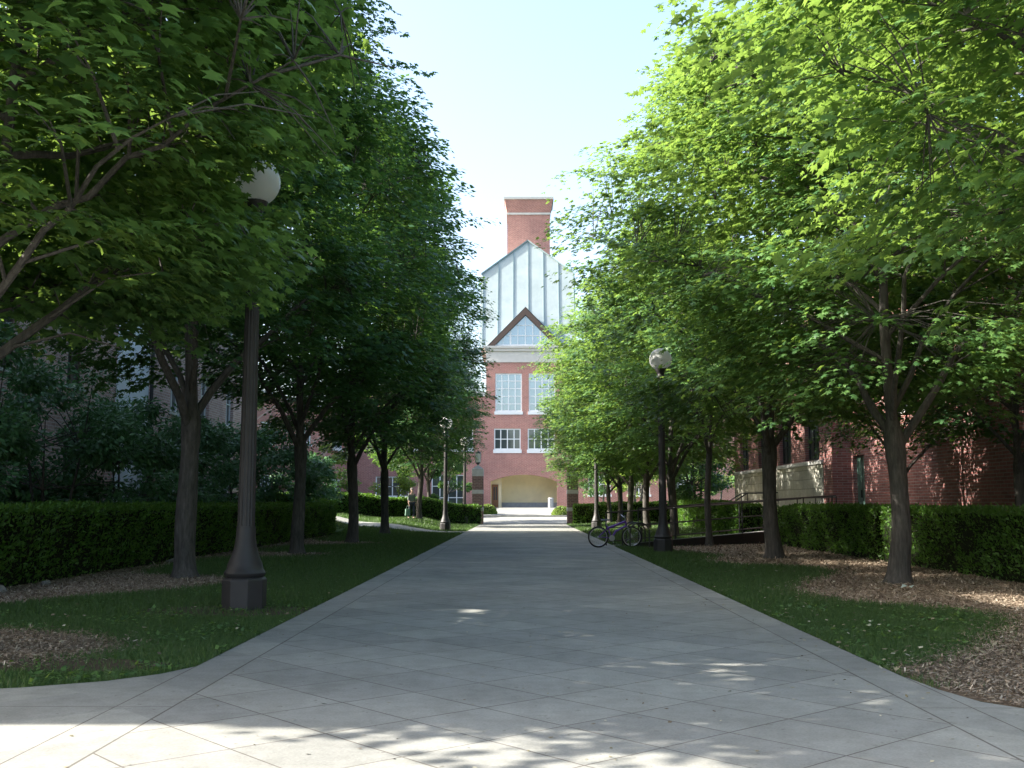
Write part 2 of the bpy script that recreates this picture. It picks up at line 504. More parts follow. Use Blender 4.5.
def make_tree(name, seed, H, Rr, zf=2.5, zb=2.5, r0=0.21, lean=(0, 0), n_fill=520, per=(26, 44), leaf=0.125,
              shape=MAPLE, mat=None, n_limb=17, gap=0.42, clear=None, xmax=None, trim=True, ab=(0.40, 0.62), parent_loc=(0, 0, 0)):
    rng = np.random.default_rng(seed)
    root = empty(name, parent_loc)
    mb = MB()
    # trunk
    tz = [0, 0.06, 0.18, 0.5, 1.2, zf * 0.8, zf, zf + 0.9, zf + 2.0, H * 0.5, H * 0.66, H * 0.8, H * 0.93]
    def axis(z):
        w = 0.05 * math.sin(z * 1.1 + seed) + 0.10 * math.sin(z * 0.45 + seed * 2) * z / H * 2
        w2 = 0.05 * math.cos(z * 0.9 + seed * 3) + 0.10 * math.sin(z * 0.5 + seed * 5) * z / H * 2
        k = min(1, z / 0.8)
        ex = z if z < 4.5 else 4.5 + (z - 4.5) * 0.1
        return np.array((lean[0] * ex + w * k, lean[1] * ex + w2 * k, z))
    def trad(z):
        base = r0 * max(0.06, (1 - z / H)) ** 0.9
        if z > zf: base *= 0.72 - 0.2 * (z - zf) / (H - zf)
        return base * (1 + 0.55 * math.exp(-z / 0.13))
    tp = []; tr = []
    for z0, z1 in zip(tz[:-1], tz[1:]):
        for q in range(3):
            z = z0 + (z1 - z0) * q / 3
            tp.append(axis(z)); tr.append(trad(z) * (1 + 0.05 * math.sin(z * 3 + seed)) + (0.018 if abs(z - zf + 0.15) < 0.3 else 0))
    tp.append(axis(tz[-1])); tr.append(trad(tz[-1]))
    mb.tube(tp, tr, 14)
    # limbs
    sk = []          # skeleton points for twig attachment
    anchors = []; adir = []
    for p in tp:
        if p[2] > zf + 1: sk.append(p)
    az0 = rng.random() * 6.28
    lumps = rng.random(6) * 6.28
    def er(t, az):
        r = envelope(t, *ab) * Rr
        return r * (1 + 0.13 * np.sin(2 * az + lumps[0] + 3 * t) + 0.10 * np.sin(3 * az + lumps[1] - 6 * t) + 0.08 * np.sin(5 * az + lumps[2] + 11 * t) + 0.06 * np.sin(17 * t + lumps[3] + az))
    cx = lambda z: axis(min(z, H * 0.93))
    for i in range(n_limb):
        f = i / (n_limb - 1)
        zs = zf - 0.1 + (H * 0.74 - zf) * f ** 1.15 if i >= 4 else zf - 0.25 + 0.22 * i
        az = az0 + i * 2.39996 + rng.normal(0, 0.2)
        te = min(0.93, (zs - zb) / (H - zb) + 0.10 + 0.24 * (1 - f) * (0.55 + 0.6 * rng.random()) + 0.03)
        ze = zb + te * (H - zb)
        rad = er(te, az) * (0.80 + 0.15 * rng.random())
        st = axis(zs)
        en = cx(ze) + np.array((math.cos(az) * rad, math.sin(az) * rad, 0)); en[2] = ze
        mid = st * 0.52 + en * 0.48 + np.array((0, 0, 0.25 * (ze - zs) - 0.25 * (1 if i > 3 else -0.6)))
        pts = []
        for s in np.linspace(0, 1, 9):
            p = (1 - s) ** 2 * st + 2 * s * (1 - s) * mid + s * s * en
            p = p + rng.normal(0, 0.05, 3) * min(1, s * 3)
            pts.append(p)
        rl = trad(zs) * (0.5 if i < 4 else 0.45)
        rl = max(rl, 0.035)
        rr = [rl * (1 - s) ** 0.9 + 0.007 for s in np.linspace(0, 1, 9)]
        mb.tube(pts, rr, 7)
        for p in pts[3:]: sk.append(p)
        anchors.append(pts[-1]); adir.append(en - st)
        for q in range(8):
            s = 0.28 + 0.68 * (q + rng.random()) / 8
            j = s * 8; j0 = int(j); b = pts[j0] + (pts[min(8, j0 + 1)] - pts[j0]) * (j - j0)
            out = en - st; out[2] = 0; out = out / (np.linalg.norm(out) + 1e-6)
            sd = np.array((-out[1], out[0], 0)) * (1 if q % 2 else -1)
            d = out * (0.5 + 0.6 * rng.random()) + sd * (0.5 + 0.8 * rng.random()) + np.array((0, 0, 0.15 + 0.45 * rng.random()))
            d /= np.linalg.norm(d)
            ln = 0.8 + 1.2 * rng.random() * (1 - 0.3 * f)
            e = b + d * ln + np.array((0, 0, -0.12))
            if clear is not None and min(np.linalg.norm(e*.6+b*.4 - np.array(c_)) for c_, r_ in clear) < 1.0: continue
            m1 = b + d * ln * 0.55 + np.array((0, 0, 0.08))
            mb.tube([b, m1, e], [0.018, 0.011, 0.005], 5, False)
            sk += [m1, e]
            anchors += [m1, e]; adir += [d, d]
    sk = np.array(sk)
    # fill sprays through the crown
    n_try = n_fill * 5
    t = rng.random(n_try) ** 0.9
    az = rng.random(n_try) * 6.283
    keep_r = er(t, az) * (0.30 + 0.70 * np.sqrt(rng.random(n_try)))
    z = zb + t * (H - zb)
    base = np.array([cx(q) for q in z])
    C = base + np.stack([np.cos(az) * keep_r, np.sin(az) * keep_r, np.zeros(n_try)], 1)
    C[:, 2] = z
    ph = rng.random(9) * 6.28
    fld = (np.sin(C[:, 0] * 1.7 + ph[0]) * np.sin(C[:, 1] * 1.9 + ph[1]) + np.sin(C[:, 2] * 2.1 + ph[2]) * np.sin(C[:, 0] * 1.1 + C[:, 1] * 1.3 + ph[3]) + 0.6 * np.sin(C[:, 0] * 3.1 + C[:, 2] * 2.6 + ph[4]))
    ok = np.where(fld > -gap)[0][:n_fill]
    C = C[ok]
    if trim: C = C[~((C[:, 2] < zf + 2.0) & (np.hypot(C[:, 0] - lean[0]*C[:, 2], C[:, 1]) < 1.7))]
    for c in C:
        dd = np.linalg.norm(sk - c, axis=1) + 0.8 * np.maximum(0, sk[:, 2] - c[2])
        j = int(np.argmin(dd))
        s0 = sk[j]
        d = c - s0
        ln = np.linalg.norm(d)
        if ln > 3.2: continue
        if clear is not None and min(min(np.linalg.norm(c*k_+s0*(1-k_) - np.array(c_)) - r_ for c_, r_ in clear) for k_ in (.2, .6, 1.0)) < 0.12: continue
        mdl = s0 * 0.5 + c * 0.5 + np.array((0, 0, 0.10 * ln))
        mb.tube([s0, mdl, c], [0.010, 0.007, 0.003], 4, False)
        o = c - cx(c[2]); o[2] = 0
        anchors.append(c); adir.append(d / (ln + 1e-6) * 0.4 + o / (np.linalg.norm(o) + 1e-6))
    A = np.array(anchors); Dd = np.array(adir)
    # sprays: flat drooping fans of leaves
    Pn = []; Dn = []; Nv = []
    for a, d in zip(A, Dd):
        d = d.copy(); d[2] *= 0.3
        d = d / (np.linalg.norm(d) + 1e-6)
        n = int(rng.integers(per[0], per[1]))
        ln = 0.55 + 0.55 * rng.random()
        w = ln * (0.5 + 0.25 * rng.random())
        sd = np.array((-d[1], d[0], rng.normal(0, 0.25)))
        u = -0.25 + 1.25 * rng.random(n)
        v = (rng.random(n) * 2 - 1) * (1 - 0.55 * np.abs(u - 0.25))
        droop = rng.random() * 0.35
        off = u[:, None] * ln * d + v[:, None] * w * sd
        off[:, 2] += rng.normal(0, 0.04, n) - droop * ln * np.maximum(u, 0) ** 2 - 0.14 * np.abs(v) * w
        Pn.append(a + off)
        ld = d[None, :] * (0.55 + 0.5 * rng.random((n, 1))) + sd[None, :] * (v[:, None] * 1.2 + rng.normal(0, 0.4, (n, 1))) 
        ld[:, 2] += -0.26 + rng.normal(0, 0.22, n)
        Dn.append(ld)
        up = np.array((0, 0, 1.0)) + 0.35 * d
        Nv.append(up[None, :] + rng.normal(0, 0.27, (n, 3)))
    Pn = np.concatenate(Pn); Dn = np.concatenate(Dn); Nv = np.concatenate(Nv)
    keep = Pn[:, 2] > zb - 0.35
    if trim: keep &= ~((Pn[:, 2] < zf + 1.5) & (np.hypot(Pn[:, 0] - lean[0]*Pn[:, 2], Pn[:, 1]) < 1.2))
    if xmax is not None: keep &= Pn[:, 0] < xmax + rng.normal(0, 0.25, len(Pn))
    if clear is not None:
        jr = 0.75 + 0.75 * rng.random(len(Pn)) ** 1.5
        for (c_, r_) in clear: keep &= np.linalg.norm(Pn - np.array(c_), axis=1) > r_ * jr
    Pn, Dn, Nv = Pn[keep], Dn[keep], Nv[keep]
    Sz = leaf * (0.5 + 0.85 * rng.random(len(Pn)))
    mb.build('trunk', M['bark'], root, smooth=True)
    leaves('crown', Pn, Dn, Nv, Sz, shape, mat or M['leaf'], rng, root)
    return root

TREE_CAT = 'tree'
# near originals; foliage is cleared along the camera's sightlines to two lamp globes
def cut_back(globe, loc, rz, sc, sz, sy, y0, r):
    out = []
    for k in range(30):
        y = y0 + (globe[1] - y0) * k / 29
        f = y / globe[1]
        p = Vector((globe[0] * f, y, EYE + (globe[2] - EYE) * f)) - Vector(loc)
        p = Matrix.Rotation(-rz, 3, 'Z') @ p
        out.append(((p.x / sc, p.y / (sc * sy), p.z / sz), r))
    return out
CLEAR_L1 = cut_back((-3.45, 13.85, 5.62), (-5.95, 9.6, 0), 0, 1, 1, 1.22, 5.0, 0.30)
CLEAR_R3 = cut_back((3.95, 29.8, 5.42), (6.25, 26.5, 0), 4.3, 1.1, 1.08, 1, 20.0, 0.36)
L1 = make_tree('maple_tree', 11, 8.9, 3.3, mat=M['leaf_lit'], zf=2.2, zb=3.5, r0=0.14, trim=False, gap=0.7, ab=(0.26, 0.48), n_limb=14, lean=(0.27, -0.02), n_fill=1900, per=(34,52), xmax=3.7, clear=CLEAR_L1, parent_loc=(-5.95, 9.6, 0), leaf=0.125)
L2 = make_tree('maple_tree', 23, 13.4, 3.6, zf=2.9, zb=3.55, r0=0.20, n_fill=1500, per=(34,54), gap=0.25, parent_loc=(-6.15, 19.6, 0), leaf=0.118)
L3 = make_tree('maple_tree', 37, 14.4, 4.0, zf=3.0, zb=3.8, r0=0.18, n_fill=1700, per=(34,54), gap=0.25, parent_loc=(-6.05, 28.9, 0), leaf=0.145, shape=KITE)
R2 = make_tree('maple_tree', 51, 12.8, 3.8, zf=2.5, zb=2.8, r0=0.175, n_fill=1600, per=(34,54), gap=0.15, clear=CLEAR_R3, parent_loc=(6.4, 18.3, 0), leaf=0.116, mat=M['leaf_lit'])
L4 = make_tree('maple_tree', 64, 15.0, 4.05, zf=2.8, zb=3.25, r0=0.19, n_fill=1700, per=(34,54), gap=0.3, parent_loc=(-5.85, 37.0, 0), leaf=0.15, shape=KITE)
R4 = make_tree('maple_tree', 77, 12.8, 4.4, zf=2.5, zb=2.7, r0=0.18, n_fill=1500, per=(30,50), gap=0.2, parent_loc=(6.2, 43.5, 0), leaf=0.15, shape=KITE, mat=M['leaf_lit'])
L1.scale = (1.0, 1.22, 1.0)
def tree_copy(src, loc, rz, sc=1.0, sz=1.0):
    c = copy_tree(src)
    c.location = loc; c.rotation_euler = (0, 0, rz); c.scale = (sc, sc, sz)
    return c
L5 = tree_copy(L4, (-6.0, 47.0, gz(-6, 47)), 2.2, 1.0, 0.97)
L6 = tree_copy(L4, (-6.0, 63.0, gz(-6, 63) - .05), 4.1, 0.86, 0.90)
L7 = tree_copy(L4, (-6.3, 73.0, 0.42), 1.1, 0.72, 0.85)
R1 = tree_copy(R2, (6.3, 8.9, 0), 2.5, 1.05, 1.05)
R3 = tree_copy(R2, (6.25, 26.5, 0), 4.3, 1.1, 1.08)
R5 = tree_copy(R4, (6.2, 52.6, 0.1), 1.9, 1.0, 1.0)
R6 = tree_copy(R4, (6.1, 60.0, 0.1), 3.6, 0.98, 0.98)
R7 = tree_copy(R4, (6.05, 65.6, 0.1), 5.0, 0.95, 0.95)
R8 = tree_copy(R4, (5.75, 69.4, 0.1), 0.6, 0.85, 0.85)
gl, gr_ = 'maples lining the left of the walk', 'maples lining the right of the walk'
for o, lb, g in (
    (L1, 'nearest maple left of the walk, leaning limb and big leaves across the upper left', gl),
    (L2, 'maple with thick grey trunk standing just behind the near left lamp post', gl),
    (L3, 'maple between the near left lamp post and the rounded end of the clipped hedge', gl),
    (L4, 'dark maple beside the rounded end of the left hedge, before the side path', gl),
    (L5, 'dark maple on the lawn tip just before the left side path', gl),
    (L6, 'far maple whose trunk half hides the walking person', gl),
    (L7, 'last maple of the left row, in front of the far hedge by the gate', gl),
    (R1, 'nearest maple right of the walk, only its bright boughs reaching in at upper right', gr_),
    (R2, 'maple with stout trunk in the wood chips in front of the right hedge', gr_),
    (R3, 'maple standing at the near end of the ramp railing, right of the walk', gr_),
    (R4, 'maple rising directly behind the right lamp post with the white globe', gr_),
    (R5, 'maple just beyond the bicycle and ramp, second behind the right lamp post', gr_),
    (R6, 'dark-trunked maple beyond the bicycle, third behind the right lamp post', gr_),
    (R7, 'maple close to the far right lamp post, in front of the cross hedge', gr_),
    (R8, 'last maple of the right row, beside the right brick gate pillar', gr_)):
    tag(o, lb, TREE_CAT, g)

wt = make_tree('maple_tree', 131, 9.8, 3.3, zf=2.2, zb=2.75, r0=0.13, n_fill=900, per=(32,50), parent_loc=(11.2, 24.0, 0), leaf=0.125, shape=KITE)
tag(wt, 'dark maple between the right hedge and the brick wall, at the right frame edge', TREE_CAT)
wt2 = copy_tree(wt); wt2.location = (11.35, 31.9, 0.0); wt2.rotation_euler = (0, 0, 2.0); wt2.scale = (0.9, 0.9, 1.02)  # extra tree, added to keep sun off the brick wall
tag(wt2, 'added maple shading the brick wall, mostly hidden behind the stout right maple', TREE_CAT)
# slim young tree beside the ramp
sl = make_tree('young_tree', 91, 9.8, 1.7, zf=2.9, zb=3.0, r0=0.115, n_fill=420, parent_loc=(6.0, 34.2, 0), leaf=0.14, shape=KITE, n_limb=9)
tag(sl, 'slim young tree with thin straight trunk in front of the ramp railing', TREE_CAT)

# background broadleaf trees, wide to the ground
def bush_tree(name, seed, loc, H, Rr, zb, leaf, n, mat, shape=KITE, stems=3, r0=0.05, flat=1.0):
    rng = np.random.default_rng(seed)
    root = empty(name, loc)
    mb = MB()
    nb = 14 * stems
    P = []; Dn = []; Nv = []
    cl = []
    for i in range(nb):
        t = rng.random() ** 0.8
        a = rng.random() * 6.283
        r = Rr * envelope(t, 0.45, 0.5) * (0.35 + 0.6 * math.sqrt(rng.random())) * (1 + 0.2 * math.sin(3 * a + seed))
        c = np.array((r * math.cos(a), r * math.sin(a), zb + t * (H - zb)))
        cl.append(c)
    for s in range(stems):
        a = s * 6.283 / stems + rng.random()
        b0 = np.array((0.22 * math.cos(a), 0.22 * math.sin(a), -0.05)) * (1 if stems > 1 else 0.1)
        top = np.array((0.35 * Rr * math.cos(a), 0.35 * Rr * math.sin(a), zb + 0.7 * (H - zb)))
        pts = [b0, b0 * 0.5 + top * 0.5 + rng.normal(0, 0.06, 3), top]
        mb.tube(pts, [r0, r0 * 0.65, r0 * 0.2], 7)
        for c in cl[s::stems]:
            st = pts[1] if c[2] < 0.6 * H else pts[2] * .6 + pts[1] * .4
            if c[2] < st[2]: st = pts[1] * .6 + pts[0] * .4
            mb.tube([st, st * 0.5 + c * 0.5 + np.array((0, 0, 0.1)), c], [r0 * 0.35, r0 * 0.22, 0.004], 4, False)
    per = max(8, n // nb)
    for c in cl:
        k = int(per * (0.7 + 0.6 * rng.random()))
        s = Rr * (0.20 + 0.14 * rng.random())
        o = rng.normal(0, 1, (k, 3)); o = nrm(o) * (rng.random((k, 1)) ** 0.45) * s
        o[:, 2] *= 0.62 * flat
        P.append(c + o)
        oo = nrm(o + np.array((c[0], c[1], 0.0)) * 0.3 / max(Rr, .1))
        ld = oo + rng.normal(0, 0.5, (k, 3)); ld[:, 2] -= 0.35
        Dn.append(ld)
        Nv.append(np.array((0, 0, 0.9)) + oo * 0.7 + rng.normal(0, 0.4, (k, 3)))
    P = np.concatenate(P); Dn = np.concatenate(Dn); Nv = np.concatenate(Nv)
    k = P[:, 2] > 0.02
    P, Dn, Nv = P[k], Dn[k], Nv[k]
    mb.build('trunk' if stems == 1 else 'stems', M['bark'], root, smooth=True)
    leaves('crown', P, Dn, Nv, leaf * (0.6 + 0.7 * rng.random(len(P))), shape, mat, rng, root)
    return root

sg = 'shrubs behind the left hedge'
for i, (x, y, h, r, n, lb) in enumerate((
    (-10.6, 20.0, 4.3, 2.1, 9000, 'large blue-green shrub at the left frame edge behind the clipped hedge'),
    (-10.9, 24.6, 4.1, 2.2, 9000, 'tall blue-green shrub below the window of the left building'),
    (-10.8, 29.3, 3.8, 2.2, 8500, 'blue-green shrub in front of the smooth grey panel of the left building'),
    (-10.8, 34.0, 3.5, 2.0, 7500, 'blue-green shrub seen just left of the thick maple trunk'),
    (-11.2, 40.5, 3.6, 2.1, 6500, 'dark shrub seen between the thick maple trunk and the near lamp post'),
    (-11.0, 47.0, 3.9, 2.3, 6000, 'dark rounded shrub directly right of the near lamp post, above the hedges'),
    (-10.6, 53.5, 2.9, 1.6, 4500, 'small dark shrub below the patterned brick wall'))):
    o = bush_tree('shrub', 200 + i, (x, y, gz(x, y)), h*1.1, r, 0.35, 0.15, int(n*1.6), M['leaf_blue'], OVAL if i < 4 else KITE, 3, 0.05)
    tag(o, lb, 'shrub', sg)

for i, (x, y, h, r, n, mt, st, lb) in enumerate((
    (-13.2, 79.5, 6.2, 2.1, 3600, 'leaf_yellow', 1, 'sunlit yellow-green small tree before the patterned brick wing'),
    (-9.6, 81.0, 5.0, 2.0, 3200, 'leaf_yellow', 1, 'light green small tree in the court behind the far left maples'),
    (-5.9, 82.0, 4.2, 1.7, 2800, 'leaf', 1, 'low green tree in front of the small arch, left of the gate'),
    (8.4, 80.0, 6.5, 2.3, 3600, 'leaf_yellow', 1, 'sunlit tree in the court behind the right gate pillar'),
    (11.2, 72.5, 8.5, 3.0, 5200, 'leaf_yellow', 1, 'bright green tree seen between the trunks right of the walk'),
    (10.4, 63.5, 6.0, 2.2, 4200, 'leaf', 3, 'dense green tree close to the end of the right building'),
    (15.5, 84.0, 9.0, 3.2, 4500, 'leaf_lit', 1, 'tall tree farthest back on the right beyond the building end'),
    (-18.4, 60.5, 11.5, 2.9, 8000, 'leaf', 1, 'tall shade tree added in the gap past the end of the left building'),  # added, mostly out of view, to shade the far left lawn
    (-20.6, 67.5, 12.0, 3.2, 8000, 'leaf_yellow', 1, 'yellow-green tree between the left building end and the patterned wing'),  # made tall and dense for the shade it casts on the lawn
    (6.3, 86.0, 4.6, 1.9, 3000, 'leaf', 3, 'low dark tree before the hall windows right of the gate'),
    (9.8, 89.0, 5.0, 2.2, 3000, 'leaf_yellow', 3, 'leafy low tree against the right wing of the hall'))):
    o = bush_tree('courtyard_tree', 300 + i, (x, y, gz(x, y)), h, r, 1.2, 0.2, n, M[mt], KITE, st, 0.10)
    tag(o, lb, TREE_CAT, 'small trees around the court')

# round clipped bushes flanking the arch
def ball_bush(loc, r, seed, lb):
    rng = np.random.default_rng(seed)
    n = 2600
    d = nrm(rng.normal(0, 1, (n, 3))); d[:, 2] = np.abs(d[:, 2] * 1.0) - 0.15
    P = d * r * (0.92 + 0.12 * rng.random((n, 1))); P[:, 2] += 0.15 * r
    P[:, 2] *= 1.0
    root = empty('round_bush', loc)
    leaves('foliage', P, nrm(d) * 0.4 + rng.normal(0, .6, (n, 3)), d + rng.normal(0, .35, (n, 3)), 0.12 * (0.7 + .6 * rng.random(n)), KITE, M['leaf_yellow'], rng, root)
    mb = MB(); mb.lathe([(0.1, 0), (r * .8, r * .25), (r * .86, r * .55), (r * .6, r * .9), (0.05, r * 1.02)], 12)
    mb.build('twigs', M['hedge_core'], root, smooth=True)
    tag(root, lb, 'bush', 'round bushes beside the arch')
ball_bush((-2.65, 84, gz(0, 84)), 0.72, 5, 'clipped round bush left of the arch, half behind the gate pillar')
ball_bush((3.1, 82, gz(0, 82) - .05), 0.72, 6, 'clipped round bush right of the arch beside the right gate pillar')

# ------------------------------------------------------------------ hedges
def hedge(line, width, h, seed, lb, dens=750, leaf=0.055, far=False, zoff=0.0):
    """line: centre polyline; a clipped box hedge along it"""
    rng = np.random.default_rng(seed)
    pts = []
    for (a, b) in zip(line[:-1], line[1:]):
        L = math.dist(a, b); k = max(1, int(L / 0.5))
        for i in range(k): pts.append((a[0] + (b[0]-a[0]) * i / k, a[1] + (b[1]-a[1]) * i / k))
    pts.append(line[-1])
    pts = np.array(pts)
    tg = np.gradient(pts, axis=0); tg = nrm(tg)
    nr = np.stack([-tg[:, 1], tg[:, 0]], 1)
    zs = np.array([gz(p[0], p[1]) + zoff for p in pts])
    n = len(pts)
    prof = [(-0.5, 0.0), (-0.5, 0.5), (-0.5, 0.93), (-0.44, 1.0), (0, 1.0), (0.44, 1.0), (0.5, 0.93), (0.5, 0.5), (0.5, 0.0)]
    vs = []; fs = []
    inset = 0.05
    for i in range(n):
        for (u, v) in prof:
            w = (width - 2 * inset)
            wob = 0.03 * math.sin(i * 0.9 + v * 4 + seed)
            vs.append((pts[i, 0] + nr[i, 0] * (u * w + wob), pts[i, 1] + nr[i, 1] * (u * w + wob), zs[i] - 0.03 + v * (h - inset)))
    m = len(prof)
    for i in range(n - 1):
        for k in range(m - 1):
            fs.append((i*m+k, i*m+k+1, (i+1)*m+k+1, (i+1)*m+k))
    fs.append(tuple(range(m))); fs.append(tuple((n-1)*m + k for k in range(m - 1, -1, -1)))
    root = empty('hedge', (0, 0, 0))
    base = Vector((pts[0, 0], pts[0, 1], zs[0]))
    root.location = base
    mb = MB(); mb.add([(v[0]-base.x, v[1]-base.y, v[2]-base.z) for v in vs], fs)
    mb.build('twigs', M['hedge_core'], root)
    seg = np.linalg.norm(np.diff(pts, axis=0), axis=1); Ltot = seg.sum()
    per_len = 2 * h + width
    nl = int(Ltot * per_len * dens)
    s = rng.random(nl) * (n - 1); i0 = np.minimum(s.astype(int), n - 2); fr = s - i0
    c = pts[i0] + (pts[i0 + 1] - pts[i0]) * fr[:, None]
    nn = nrm(nr[i0] + (nr[i0 + 1] - nr[i0]) * fr[:, None]); tt = nrm(tg[i0])
    zb = zs[i0] + (zs[i0 + 1] - zs[i0]) * fr
    q = rng.random(nl) * per_len
    side = np.where(q < h, -1, np.where(q < h + width, 0, 1))
    u = np.where(side == 0, (q - h) - width / 2, side * width / 2)
    v = np.where(side == -1, q, np.where(side == 0, h, q - h - width))
    lump = 0.035 * np.sin(s * 0.8 + v * 3 + seed) + 0.025 * np.sin(s * 2.3 - v * 5)
    dep = -np.abs(rng.normal(0, 0.045, nl)) + lump + np.where((side == 0) & (rng.random(nl) < .06), 0.07 * rng.random(nl), 0)
    P = np.zeros((nl, 3))
    un = np.where(side == 0, 0, side)
    P[:, :2] = c + nn * (u + un * dep)[:, None]
    P[:, 2] = zb + v + np.where(side == 0, dep, 0)
    # ragged hem near the ground
    keep = ~((v < 0.14) & (rng.random(nl) < 0.6) & (side != 0))
    Nv = np.zeros((nl, 3)); Nv[:, :2] = nn * un[:, None]; Nv[:, 2] = np.where(side == 0, 1, 0.25)
    # end caps
    ne = int(width * h * dens)
    Pe = []; Ne = []
    for (p, t, no, z, sg) in ((pts[0], tg[0], nr[0], zs[0], -1), (pts[-1], tg[-1], nr[-1], zs[-1], 1)):
        uu = (rng.random(ne) - .5) * width; vv = rng.random(ne) * h
        E = np.zeros((ne, 3)); E[:, :2] = p + no[None, :] * uu[:, None] + t[None, :] * (sg * (0.04 - np.abs(rng.normal(0, 0.04, ne))))[:, None]
        E[:, 2] = z + vv
        Q = np.zeros((ne, 3)); Q[:, :2] = t * sg; Q[:, 2] = .25
        Pe.append(E); Ne.append(Q)
    P = np.concatenate([P[keep]] + Pe); Nv = np.concatenate([Nv[keep]] + Ne)
    Dl = Nv * 0.55 + rng.normal(0, 0.55, P.shape) + np.array((0, 0, 0.55))
    Nj = Nv + rng.normal(0, 0.55, P.shape)
    Lf = leaf * (0.6 + 0.8 * rng.random(len(P)))
    leaves('foliage', P - np.array(base), Dl, Nj, Lf, OVAL if not far else KITE, M['hedge_leaf'], rng, root)
    tag(root, lb, 'hedge', 'clipped box hedges')
    return root

hedge([(-8.75, 10.5), (-8.75, 46.5), (-8.95, 48.3), (-9.7, 49.4), (-11.5, 49.9)], 1.15, 1.30, 1, 'long clipped hedge along the left lawn, rounded at its far end', 620, 0.075)
hedge([(-17.0, 40.5), (-13.2, 42.0), (-11.2, 44.5), (-10.3, 47.4)], 0.9, 1.35, 2, 'clipped hedge curving in behind the long left hedge', 420, 0.09, True, 0.05)
hedge([(-15.5, 58.5), (-10.4, 63.6), (-7.6, 66.6), (-2.95, 71.0)], 0.9, 1.22, 3, 'far hedge behind the walking person, running to the left gate pillar', 330, 0.10, True)
hedge([(8.95, 13.0), (8.95, 25.0)], 1.1, 1.24, 4, 'near right hedge, long dark face behind the wood chips', 760, 0.065)
hedge([(8.95, 25.5), (8.95, 35.2)], 1.1, 1.26, 5, 'right hedge with sunlit top in front of the green door', 620, 0.075)
hedge([(8.9, 41.5), (8.9, 60.0)], 0.9, 1.30, 6, 'green hedge seen through the ramp railing', 380, 0.09, True)
hedge([(3.55, 71.2), (11.5, 70.0)], 0.9, 1.30, 7, 'dark cross hedge running right from the right gate pillar', 380, 0.10, True)

# ------------------------------------------------------------------ ground sheets
def axis_vals():
    a = [-700, -350, -180, -100, -60] + list(range(-40, 41, 1)) + [60, 100, 180, 350, 700]
    return a
xs = axis_vals(); ys = [-700, -350, -180, -80, -40, -20] + list(range(-10, 111, 1)) + [130, 170, 250, 400, 900]
mb = MB(); vs = [(x, y, gz(x, y)) for y in ys for x in xs]; w = len(xs)
mb.add(vs, [(j*w+i, j*w+i+1, (j+1)*w+i+1, (j+1)*w+i) for j in range(len(ys)-1) for i in range(w-1)])
tag(mb.build('ground', M['lawn'], smooth=True), kind='structure')

def flat(name, poly, z, mat, thick=0.0):
    me = bpy.data.meshes.new(name)
    bm = bmesh.new()
    vs = [bm.verts.new((p[0], p[1], z)) for p in poly]
    f = bm.faces.new(vs)
    bmesh.ops.recalc_face_normals(bm, faces=bm.faces)
    if f.normal.z < 0: f.normal_flip()
    bmesh.ops.triangulate(bm, faces=bm.faces)
    bm.to_mesh(me); bm.free()
    me.materials.append(mat)
    o = bpy.data.objects.new(name, me); COL.objects.link(o)
    return tag(o, kind='structure')

# walk + foreground plaza in one outline
plaza_l = [at(195, 668.4), at(150, 677.5), at(80, 686.5), at(0, 693.5)]
plaza_l = [(XL, 8.95)] + [(-2.86, 8.55), (-3.15, 8.22), (-3.65, 7.93), (-4.6, 7.62), (-6.5, 7.3), (-10, 7.0), (-30, 6.8)]
plaza_r = [(XR, 8.6), (3.02, 7.9), (3.12, 7.42), (3.35, 7.12), (3.9, 6.95), (5.5, 6.8), (9, 6.7), (30, 6.5)]
walk_poly = [(XL, 72.0)] + plaza_l + [(-30, -14), (30, -14)] + plaza_r[::-1] + [(XR, 72.0)]
flat('walkway', walk_poly, 0.016, M['path'])

# court beyond the gate
def grid_sheet(name, x0, x1, y0, y1, dz, mat, step=1.0):
    nx = max(1, int((x1-x0)/step)); ny = max(1, int((y1-y0)/step))
    mb = MB()
    vs = [(x0+(x1-x0)*i/nx, y0+(y1-y0)*j/ny, gz(0, y0+(y1-y0)*j/ny)+dz) for j in range(ny+1) for i in range(nx+1)]
    mb.add(vs, [(j*(nx+1)+i, j*(nx+1)+i+1, (j+1)*(nx+1)+i+1, (j+1)*(nx+1)+i) for j in range(ny) for i in range(nx)])
    return tag(mb.build(name, mat), kind='structure')
grid_sheet('court_paving', -11.0, 14.0, 72.004, 94.9, 0.03, M['concrete'])
mb = MB(); mb.box(-9, 80.0, gz(0, 80) - 0.05, 12, 80.4, gz(0, 80.4) + 0.13)
tag(mb.build('court_step', M['concrete'], bevel=0.01), kind='structure')

# side path on the left, draped
def strip(name, line, wdt, dz, mat):
    P = []
    for a, b in zip(line[:-1], line[1:]):
        k = max(1, int(math.dist(a, b) / 0.5))
        for i in range(k): P.append((a[0]+(b[0]-a[0])*i/k, a[1]+(b[1]-a[1])*i/k))
    P.append(line[-1])
    P = np.array(P); t = nrm(np.gradient(P, axis=0)); nn = np.stack([-t[:, 1], t[:, 0]], 1)
    mb = MB(); vs = []
    for i in range(len(P)):
        ww = wdt[0] + (wdt[1]-wdt[0]) * i / (len(P)-1)
        for k in range(5):
            q = P[i] + nn[i] * ww * (k/4 - 0.5)
            vs.append((q[0], q[1], gz(q[0], q[1]) + dz))
    fs = [(i*5+k, i*5+k+1, (i+1)*5+k+1, (i+1)*5+k) for i in range(len(P)-1) for k in range(4)]
    mb.add(vs, fs)
    return tag(mb.build(name, mat), kind='structure')
side_line = [(-2.70, 50.2), (-4.4, 51.0), (-6.2, 52.6), (-8.2, 54.8), (-10.8, 57.2), (-15.0, 60.0)]
